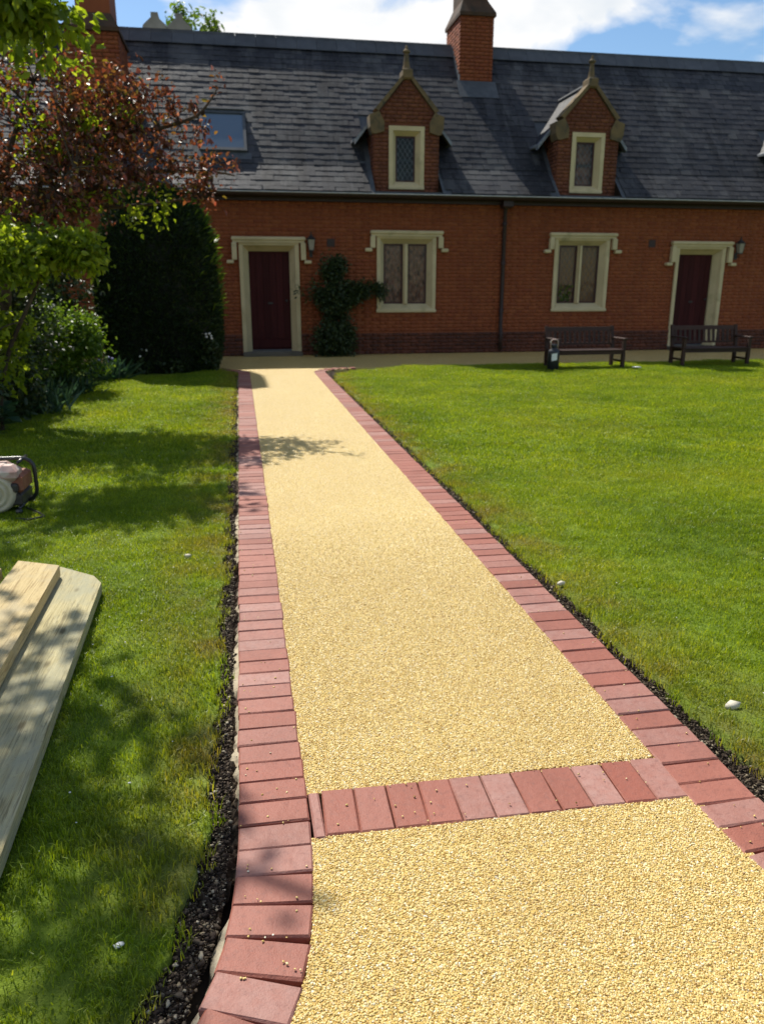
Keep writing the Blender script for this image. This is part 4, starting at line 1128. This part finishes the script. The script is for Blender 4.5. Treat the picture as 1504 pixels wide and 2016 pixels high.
# ------------------------------------------------------------------ generator
gx, gy = -1.655, 5.22
gen = thing('generator', 'small portable petrol machine in a black tube frame standing on the lawn', 'generator', (gx, gy, 0))
def rloop(y, x0, x1, z0, z1, r=.05):
    P = []
    for (cx, cz, a0) in ((x1 - r, z1 - r, 90), (x1 - r, z0 + r, 0), (x0 + r, z0 + r, -90), (x0 + r, z1 - r, 180)):
        for k in range(5):
            a = rad(a0 - k * 22.5); P.append((cx + r * math.cos(a), y, cz + r * math.sin(a)))
    return P + [P[0]]
for dy in (.06,):
    b = MB(); b.tube(rloop(gy + dy, gx - .30, gx + .268, .035, .322, .075), .013, 10, False); b.build('tube_frame', M['gen_frame'], gen, True)
b = MB()
for dx in (-.2, .2): b.tube([(gx + dx, gy - .05, .315), (gx + dx, gy + .16, .315)], .011, 8); b.tube([(gx + dx, gy - .14, .035), (gx + dx, gy + .16, .035)], .011, 8)
b.build('cross_bar', M['gen_frame'], gen, True)
b = MB(); b.box(gx - .24, gx + .13, gy - .16, gy + .12, .225, .30, .03); b.box(gx + .09, gx + .215, gy - .165, gy - .03, .205, .312, .035); b.build('fuel_tank', M['gen_red'], gen)
b = MB(); b.lathe([(.03, .285), (.032, .305), (.02, .312)], (gx - .02, gy, 0), 'Z', 12); b.build('filler_cap', M['gen_frame'], gen, True)
b = MB(); b.lathe([(.02, -.172), (.03, -.185), (.05, -.183), (.053, -.174), (.066, -.174), (.069, -.181), (.085, -.178), (.088, -.169), (.10, -.168), (.103, -.174), (.120, -.166), (.130, -.145), (.132, -.11), (.132, .05), (.09, .08)], (gx + .06, gy, .135), 'Y', 24); b.build('engine_cover', M['gen_cream'], gen, True)
b = MB(); b.box(gx + .165, gx + .235, gy - .13, gy + .10, .13, .25, .02); b.build('exhaust_guard', M['gen_rust'], gen)
b = MB(); b.box(gx - .26, gx + .20, gy - .12, gy + .12, .048, .19, .02); b.box(gx + .10, gx + .225, gy - .14, gy + .11, .05, .128, .012); b.build('engine_block', M['gen_dark'], gen)
b = MB(); b.box(gx - .02, gx + .08, gy - .20, gy - .186, .165, .185, .005); b.tube([(gx + .03, gy - .19, .172), (gx + .035, gy - .18, .14)], .006, 6); b.build('starter_grip', M['gen_frame'], gen)
b = MB(); b.box(gx + .135, gx + .21, gy - .16, gy - .06, .14, .20, .012); b.build('air_filter', M['gen_dark'], gen)
for k in range(5):
    b = MB(); b.box(gx - .25 + k * .028, gx - .24 + k * .028, gy - .14, gy + .13, .07, .185); b.build('cooling_fin', M['gen_dark'], gen)
for sx in (-1, 1):
    for sy in (-1, 1):
        b = MB(); b.lathe([(.022, .0), (.024, .02), (.016, .035)], (gx + sx * .2, gy + sy * .16, 0), 'Z', 10); b.build('rubber_foot', M['gen_frame'], gen)
b = MB(); b.tube([(gx + .24, gy - .12, .03), (gx + .33, gy - .2, .015), (gx + .38, gy - .28, .012), (gx + .30, gy - .34, .012), (gx + .22, gy - .3, .012)], .007, 6); b.build('cable', M['gen_frame'], gen, True)

# ------------------------------------------------------------------ trees and plants
def curve(a, b_, sag=0.0, n=6, jit=.05):
    a, b_ = Vector(a), Vector(b_); L_ = (b_ - a).length; P = []
    o1 = Vector((random.gauss(0, jit), random.gauss(0, jit), random.gauss(0, jit))) * L_
    for i in range(n + 1):
        f = i / n; P.append(a.lerp(b_, f) + o1 * math.sin(PI * f) + Vector((0, 0, -sag * L_ * math.sin(PI * f))))
    return P
def nearest(limbs, p):
    best, bp_ = 1e9, None
    for L_ in limbs:
        for q in L_:
            d = (q - p).length
            if d < best: best, bp_ = d, q
    return bp_
def cluster_leaves(ends, per, spread, size, ratio=.55, droop=.3, ups=.6, gap=None):
    """leaves along twigs: ends = list of (start, end)"""
    P, D = [], []
    for (a, e) in ends:
        a, e = np.array(a), np.array(e); k = max(2, int(per * random.uniform(.6, 1.4)))
        f = rng.beta(2.2, 1.0, k)[:, None]
        q = a + (e - a) * f + rng.normal(0, spread, (k, 3)) * (0.35 + .65 * f)
        d = (e - a) / (np.linalg.norm(e - a) + 1e-6) * .6 + rng.normal(0, .7, (k, 3)); d[:, 2] -= droop
        P.append(q); D.append(d)
    P = np.concatenate(P); D = np.concatenate(D); n = len(P)
    N = rng.normal(0, .6, (n, 3)); N[:, 2] += ups
    L_ = size * np.clip(rng.normal(1, .25, n), .45, 1.7)
    return leaves(P, D, N, L_, L_ * ratio * rng.uniform(.8, 1.2, n))

def woody(name, label, cat, base, limbs_spec, targets, per, spread, size, mat, r0=.07, ratio=.55, droop=.3, twig_r=.006, group=None, extra_twigs=0, bare=False):
    root = thing(name, label, cat, base, group)
    limbs = []; b = MB()
    for pts, ra, rb in limbs_spec:
        P = []
        for i in range(len(pts) - 1):
            seg_ = curve(pts[i], pts[i + 1], 0, 4, .04); P += seg_ if i == 0 else seg_[1:]
        limbs.append(P); n = len(P)
        b.tube(P, [ra + (rb - ra) * i / (n - 1) for i in range(n)], 7)
    ends = []
    for tg in targets:
        tg = Vector(tg); s_ = nearest(limbs, tg)
        if (tg - s_).length > .05:
            P = curve(s_, tg, random.uniform(-.06, .10), 4, .07)
            b.tube(P, [twig_r * 1.6, twig_r * 1.3, twig_r, twig_r * .7, twig_r * .4], 4, False)
            ends.append((P[2], P[4])); ends.append((P[1], P[3])) if random.random() < .5 else None
        else: ends.append((s_, tg + Vector((0, 0, .1))))
    b.build('trunk', M['bark'], root, True)
    V, F = cluster_leaves(ends, per, spread, size, ratio, droop)
    mk('crown', V, F, M[mat], root)
    return root, limbs

def ball(c, r, n, shell=.5):
    d = rdir(n); q = (shell + (1 - shell) * rng.random(n) ** .6)[:, None]
    return np.array(c) + d * np.array(r) * q

# purple-leaved crab apple
def px_pt(u, v, Y):                             # a point at depth Y seen at photo pixel u, v (used once, for where the real boughs reach)
    return ((u - 470) / 1575 * Y, Y, 1.4 + (565 - v) / 1575 * Y)
T = []
T += [tuple(p_) for p_ in ball((-2.25, 9.4, 3.0), (1.35, 1.1, .85), 190, .3)]
T += [tuple(p_) for p_ in ball((-1.25, 9.15, 2.95), (.75, .7, .70), 58, .3)]
T += [tuple(p_) for p_ in ball((-1.95, 8.9, 2.35), (1.15, .8, .45), 75, .3)]
T += [tuple(p_) for p_ in ball((-.72, 9.1, 2.6), (.5, .5, .36), 15, .3)]
tips = [(.02, 9.1, 2.55), (-.12, 9.1, 3.38), (-.34, 9.1, 3.12), (-.10, 9.1, 2.73), (-.36, 9.1, 2.37), (-.21, 9.1, 2.36), (-.62, 9.1, 3.33), (-.5, 9.1, 2.85), (-.30, 9.1, 2.95), (-.86, 9.1, 3.57), (-.2, 9.1, 2.62)]
limbs_ = [([(-2.75, 9.8, -.05), (-2.72, 9.7, .8), (-2.5, 9.4, 1.6)], .085, .06),
          ([(-2.5, 9.4, 1.6), (-1.9, 9.3, 2.2), (-1.2, 9.2, 2.5), (-.4, 9.1, 2.58), tips[0]], .06, .007),
          ([(-2.5, 9.4, 1.6), (-2.0, 9.3, 2.5), (-1.2, 9.2, 2.95), tips[2], tips[1]], .05, .006),
          ([(-2.5, 9.4, 1.6), (-2.3, 9.4, 2.8), (-1.9, 9.5, 3.7)], .05, .012),
          ([(-2.5, 9.4, 1.6), (-2.9, 9.3, 2.5), (-3.4, 9.1, 3.3)], .05, .012),
          ([(-2.5, 9.4, 1.6), (-2.0, 8.8, 2.1), (-1.5, 8.4, 2.5)], .04, .01),
          ([(-1.9, 9.3, 2.2), (-1.1, 9.3, 2.25), tips[4]], .03, .006)]
woody('crab_apple_tree', 'bronze purple-leaved tree at the left edge, its boughs reaching across the roof', 'tree', (-2.75, 9.8, 0), limbs_, T + tips, 24, .075, .056, 'crab', ratio=.6)
crab = bpy.data.objects['crab_apple_tree']
gp = [Vector(q) for q in list(ball((-1.55, 9.0, 3.25), (.6, .5, .3), 9, .2)) + list(ball((-1.9, 8.9, 2.5), (.8, .5, .6), 22, .2)) + list(ball((-.95, 9.0, 2.2), (.5, .3, .2), 7, .2)) + list(ball((-1.95, 8.8, 3.5), (.5, .4, .3), 12, .2))]
V, F = cluster_leaves([(q, q + Vector((random.gauss(.06, .08), random.gauss(0, .08), random.gauss(.05, .08)))) for q in gp], 26, .07, .06, .6, .3)
mk('young_leaves', V, F, M['lime'], crab)

# lime-green tree whose boughs hang in at the top left
T = [tuple(p_) for p_ in ball((-2.75, 5.3, 4.35), (1.25, 1.5, .75), 62, .3)] + [tuple(p_) for p_ in ball((-2.0, 4.9, 4.35), (.65, 1.3, .5), 20, .3)]
T += [tuple(p_) for p_ in ball((-1.80, 8.0, 3.73), (.36, .35, .17), 34, .2)] + [(-1.21, 8.0, 3.63), (-1.27, 8.0, 3.53), (-1.43, 8.0, 3.55), (-1.61, 8.0, 3.37), (-1.87, 8.0, 3.42), (-1.97, 8.0, 3.58), (-1.68, 8.0, 3.53)]
T += [tuple(p_) for p_ in ball((-2.3, 9.2, 5.15), (.8, .9, .3), 34, .2)] + [tuple(p_) for p_ in ball((-2.9, 7.6, 4.7), (.5, .8, .4), 22, .2)]
limbs_ = [([(-3.9, 5.5, 2.9), (-3.4, 6.8, 4.2), (-2.9, 8.2, 4.8), (-2.2, 9.3, 5.1)], .06, .012), ([(-4.3, 5.6, -.05), (-4.2, 5.6, 1.5), (-3.9, 5.5, 2.9)], .15, .10), ([(-3.9, 5.5, 2.9), (-3.0, 5.4, 3.8), (-2.0, 5.2, 4.3), (-1.2, 4.9, 4.5)], .08, .015),
          ([(-3.9, 5.5, 2.9), (-3.2, 6.8, 3.7), (-2.3, 7.8, 3.95), (-1.6, 8.0, 3.75)], .05, .008), ([(-3.9, 5.5, 2.9), (-3.6, 5.0, 4.2), (-3.0, 4.5, 5.0)], .07, .02), ([(-3.0, 5.4, 3.8), (-2.5, 4.6, 4.4), (-1.9, 3.9, 4.5)], .04, .01)]
woody('lime_green_tree', 'fresh green tree whose leafy boughs hang into the top left corner', 'tree', (-4.3, 5.6, 0), limbs_, T, 24, .12, .095, 'lime', ratio=.6, droop=.5)

# lime-green shrub below the crab apple
T = [tuple(p_) for p_ in ball((-2.25, 8.1, 1.72), (.72, .6, .33), 85, .3)] + [tuple(p_) for p_ in ball((-1.62, 8.1, 1.78), (.36, .3, .22), 34, .2)] + [tuple(p_) for p_ in ball((-2.5, 8.2, .95), (.6, .6, .6), 60, .3)] + [(-1.25, 8.0, 1.62), (-1.3, 8.0, 1.75), (-1.38, 8.0, 1.55)]
limbs_ = [([(-2.45, 8.3, -.05), (-2.4, 8.2, .8), (-2.2, 8.1, 1.6)], .035, .012), ([(-2.45, 8.3, .0), (-2.2, 8.2, .9), (-1.8, 8.1, 1.6), (-1.4, 8.05, 1.7)], .03, .006), ([(-2.45, 8.3, .0), (-2.8, 8.2, .9), (-2.9, 8.1, 1.6)], .03, .01)]
woody('lime_shrub', 'bright lime-leaved shrub under the purple tree on the left', 'shrub', (-2.45, 8.3, 0), limbs_, T, 27, .07, .068, 'lime', ratio=.6, droop=.4)
# rounded green bush
T = [tuple(p_) for p_ in ball((-2.72, 11.2, .62), (.82, .7, .62), 190, .55)] + [tuple(p_) for p_ in ball((-2.25, 11.3, .75), (.42, .5, .38), 70, .5)] + [(-1.78, 11.3, .28), (-1.85, 11.3, .4), (-1.95, 11.3, .6)]
limbs_ = [([(-2.7, 11.3, -.05), (-2.7, 11.2, .4), (-2.6, 11.2, .8)], .03, .01), ([(-2.7, 11.3, -.05), (-2.3, 11.3, .45), (-2.1, 11.3, .8)], .025, .008), ([(-2.7, 11.3, -.05), (-3.1, 11.2, .4), (-3.2, 11.1, .8)], .025, .008)]
woody('round_bush', 'rounded green bush with sunlit top in the flower bed beside the dark yew', 'bush', (-2.7, 11.3, 0), limbs_, T, 30, .075, .05, 'bush', ratio=.65)
# dark fillers behind
T = [tuple(p_) for p_ in ball((-2.85, 10.1, .95), (.75, .7, .95), 190, .4)] + [tuple(p_) for p_ in ball((-2.55, 8.9, .45), (.5, .6, .45), 110, .35)]
limbs_ = [([(-3.2, 9.9, -.05), (-3.3, 10, .8), (-3.3, 10, 1.6)], .04, .012), ([(-3.2, 9.9, -.05), (-2.9, 9.0, .3), (-2.8, 8.8, .7)], .03, .01)]
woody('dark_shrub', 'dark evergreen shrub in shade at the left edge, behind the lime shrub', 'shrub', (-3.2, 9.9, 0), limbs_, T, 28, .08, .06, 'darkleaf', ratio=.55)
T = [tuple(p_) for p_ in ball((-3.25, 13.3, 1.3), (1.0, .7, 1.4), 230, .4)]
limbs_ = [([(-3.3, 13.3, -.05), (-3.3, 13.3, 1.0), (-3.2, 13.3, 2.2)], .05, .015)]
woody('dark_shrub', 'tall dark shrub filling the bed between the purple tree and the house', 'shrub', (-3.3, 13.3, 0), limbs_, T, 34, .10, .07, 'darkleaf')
# shrub trained by the door
T = [tuple(p_) for p_ in ball((1.98, 16.35, .36), (.50, .28, .36), 75, .3)] + [tuple(p_) for p_ in ball((2.0, 16.5, 1.18), (.46, .15, .36), 78, .2)] + [tuple(p_) for p_ in ball((1.95, 16.55, 1.72), (.26, .12, .22), 26, .2)] + [tuple(p_) for p_ in ball((2.45, 16.55, 1.28), (.30, .12, .12), 26, .2)]
T += [(1.95 + random.gauss(0, .33), 16.55 - abs(random.gauss(0, .10)), random.uniform(.3, 1.75)) for _ in range(26)]
T += [(2.78, 16.6, 1.42), (2.86, 16.6, 1.4), (2.98, 16.6, 1.36), (2.7, 16.6, 1.3), (2.95, 16.62, 1.22), (2.1, 16.6, 1.92), (1.8, 16.6, 1.95), (2.2, 16.6, 1.84)]
limbs_ = [([(1.95, 16.55, -.05), (1.95, 16.6, .7), (1.9, 16.62, 1.3), (1.98, 16.65, 1.9)], .03, .006), ([(1.95, 16.6, .7), (2.2, 16.62, 1.15), (2.6, 16.64, 1.36), (3.0, 16.66, 1.36)], .018, .004), ([(1.95, 16.6, .6), (1.65, 16.62, 1.0), (1.62, 16.64, 1.4)], .015, .004)]
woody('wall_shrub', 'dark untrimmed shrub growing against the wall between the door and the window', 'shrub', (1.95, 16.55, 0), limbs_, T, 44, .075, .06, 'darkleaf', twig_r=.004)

# clipped yew dome
def yew():
    cx, cy, R0, H = -1.36, 14.35, 1.02, 3.06
    root = thing('clipped_yew', 'tall dark yew clipped to a smooth dome beside the front door', 'yew', (cx, cy, 0))
    prof = [(.88, 0), (.96, .3), (1.0, .8), (1.0, 1.4), (.97, 1.9), (.89, 2.3), (.74, 2.65), (.50, 2.88), (.25, 2.99), (.05, 3.02)]
    b = MB(); b.lathe([(r * R0 * .95, z * .985) for r, z in prof], (cx, cy, 0), 'Z', 28); b.build('inner_hull', M['yewcore'], root, True)  # solid dark hull added inside the crown so nothing shows through
    b = MB(); b.tube([(cx, cy, -.05), (cx, cy, 1.2)], [.12, .08], 10); b.build('trunk', M['bark'], root)
    n = 42000
    zz = rng.random(n) * 3.02; a = rng.uniform(0, 2 * PI, n)
    r = np.interp(zz, [p_[1] for p_ in prof], [p_[0] for p_ in prof]) * R0
    top = rng.random(n) < .16; q = np.sqrt(rng.random(n)); r = np.where(top, q * .6, r)
    zz = np.where(top, np.interp(r, [.05, .25, .5, .74], [3.02, 2.99, 2.88, 2.65]), zz)
    r = r * (1 + .035 * np.sin(a * 5 + zz * 3) + rng.normal(0, .012, n)) * .965
    P = np.stack([cx + r * np.cos(a), cy + r * np.sin(a), zz], 1)
    dz = np.interp(zz, [0, 1.3, 2.2, 3.02], [.0, .15, .7, 2.0])
    D = np.stack([np.cos(a), np.sin(a), dz], 1); D /= np.linalg.norm(D, axis=1, keepdims=True); D += rng.normal(0, .55, (n, 3)); D[:, 2] += .25
    L_ = rng.uniform(.045, .10, n); V, F = leaves(P, D, rng.normal(size=(n, 3)), L_, L_ * .3); mk('crown', V, F, M['yew'], root)
    # stray shoots in a paler leaf colour, painting rim light along this flank
    m = 260; zz = rng.uniform(.9, 2.9, m); a = rng.normal(.1, .35, m); r = np.interp(zz, [p_[1] for p_ in prof], [p_[0] for p_ in prof]) * R0
    P = np.stack([cx + r * np.cos(a), cy + r * np.sin(a), zz], 1); D = np.stack([np.cos(a), np.sin(a), np.full(m, .8)], 1) + rng.normal(0, .35, (m, 3))
    L_ = rng.uniform(.10, .20, m); V, F = leaves(P, D, rng.normal(size=(m, 3)), L_, L_ * .14); mk('rim_lit_shoots', V, F, M['bush'], root, kind='stuff')
yew()

# low plants at the foot of the yew and along the bed
def low_plant(name, label, cat, c, r, n, size, mat, flowers=0, fmat='petal', strap=False, fz=None, group=None):
    root = thing(name, label, cat, (c[0], c[1], 0), group)
    if strap:
        P = np.array(c) * np.array([1, 1, 0]) + rng.normal(0, 1, (n, 3)) * np.array([r * .45, r * .45, 0])
        D = rdir(n, .9); D[:, 2] = np.abs(D[:, 2]) + .25
        L_ = size * rng.uniform(.6, 1.2, n)
        V, F = leaves(P, D, rng.normal(size=(n, 3)), L_, L_ * .09, .1)
    else:
        P = ball((c[0], c[1], c[2]), (r, r, c[2]), n, .3); P[:, 2] = np.abs(P[:, 2])
        L_ = size * rng.uniform(.6, 1.3, n); D = rdir(n, .2); N = rng.normal(0, .5, (n, 3)); N[:, 2] += 1
        V, F = leaves(P, D, N, L_, L_ * .6)
    mk('foliage', V, F, M[mat], root)
    if flowers:
        Q = ball((c[0], c[1] - r * .3, fz or c[2] * 2), (r * .7, r * .5, .07), flowers, .1)
        V, F = lumps(Q, np.full((flowers, 3), .022), .3); mk('flowers', V, F, M[fmat], root)
low_plant('flowering_plant', 'leafy plant with a few white flowers at the foot of the yew beside the path', 'plant', (-.58, 13.75, .28), .26, 420, .07, 'darkleaf', 7, 'petal', fz=.62)
low_plant('low_plant', 'low dark plant at the front of the yew, middle of the bed edge', 'plant', (-1.15, 13.5, .14), .26, 260, .07, 'darkleaf')
low_plant('flowering_plant', 'low plant with two white flowers in front of the yew near the rounded bush', 'plant', (-1.62, 13.45, .13), .22, 220, .06, 'darkleaf', 3, 'petal', fz=.36)
low_plant('strap_leaved_plant', 'clump of blue-green strap leaves with lilac flowers at the corner of the bed', 'plant', (-2.12, 12.75, .0), .30, 190, .36, 'strap', 9, 'blue_petal', True, .34)
for i, (x, y, s_, lab) in enumerate([(-2.38, 11.1, .32, 'clump of arching strap leaves at the bed edge below the rounded bush'), (-2.5, 10.2, .34, 'clump of arching strap leaves at the bed edge, in the middle of the row'), (-2.38, 9.4, .34, 'clump of arching strap leaves beside the broad-leaved plant'), (-2.75, 10.7, .36, 'tall clump of strap leaves set back under the purple tree')]):
    low_plant('strap_leaved_plant', lab, 'plant', (x, y, 0), .32, 170, s_, 'strap', 0, strap=True, group='strap-leaved clumps along the bed')
ho = thing('broad_leaved_plant', 'plant with large broad bluish leaves at the left edge of the lawn', 'plant', (-2.5, 8.25, 0))
T = [tuple(p_) for p_ in ball((-2.62, 7.7, .55), (.42, .5, .6), 90, .35)]
woody('dark_shrub', 'low dark leafy plant at the very edge of the frame behind the broad bluish leaves', 'shrub', (-2.6, 7.8, 0), [([(-2.6, 7.8, -.05), (-2.6, 7.8, .4), (-2.55, 7.7, .9)], .02, .006)], T, 26, .07, .055, 'darkleaf')
n = 34; a = rng.uniform(0, 6.28, n); P = np.stack([-2.5 + .08 * np.cos(a), 8.25 + .08 * np.sin(a), rng.uniform(.06, .22, n)], 1)
D = np.stack([np.cos(a), np.sin(a), rng.uniform(.1, .8, n)], 1); N = np.tile([0, 0, 1.], (n, 1)) + rng.normal(0, .2, (n, 3)); L_ = rng.uniform(.17, .27, n)
V, F = leaves(P, D, N, L_, L_ * .75, .12); mk('foliage', V, F, M['hosta'], ho)

# ------------------------------------------------------------------ beyond the roof
st = thing('stone_chimney', 'pale stone double-gabled chimney stack rising behind the roof', 'chimney', (-1.6, 26, 0))
b = MB(); b.box(-2.38, -.82, 26, 27.2, 5, 8.58); b.build('stack', M['far_stone'], st)
for c in (-2.0, -1.32):
    b = MB(); b.prism([(c - .36, 8.581), (c + .36, 8.581), (c + .33, 8.66), (c + .10, 8.86), (c + .10, 8.99), (c - .10, 8.99), (c - .10, 8.86), (c - .33, 8.66)], 25.98, 27.2); b.build('gablet', M['far_stone'], st)
T = [tuple(p_) for p_ in ball((-1.15, 29.5, 9.6), (1.2, .9, .8), 26, .2)] + [(-.35, 29, 9.3), (-.45, 29, 9.0), (-.2, 29, 8.9), (-1.6, 29, 9.9), (-1.4, 29, 10.1), (-.75, 29, 9.5), (.1, 29, 8.9)]
limbs_ = [([(-1.2, 30, 0), (-1.2, 30, 5), (-1.2, 29.6, 8.6)], .2, .06), ([(-1.2, 29.6, 8.6), (-1.5, 29.4, 9.4), (-1.6, 29.3, 10.3)], .05, .01), ([(-1.2, 29.6, 8.4), (-.7, 29.3, 9.1), (-.2, 29.1, 9.5)], .04, .01)]
woody('ash_tree', 'thin green tree top showing above the roof behind the stone chimney', 'tree', (-1.2, 30, 0), limbs_, T, 17, .14, .17, 'bush', ratio=.42, droop=.6, twig_r=.012)
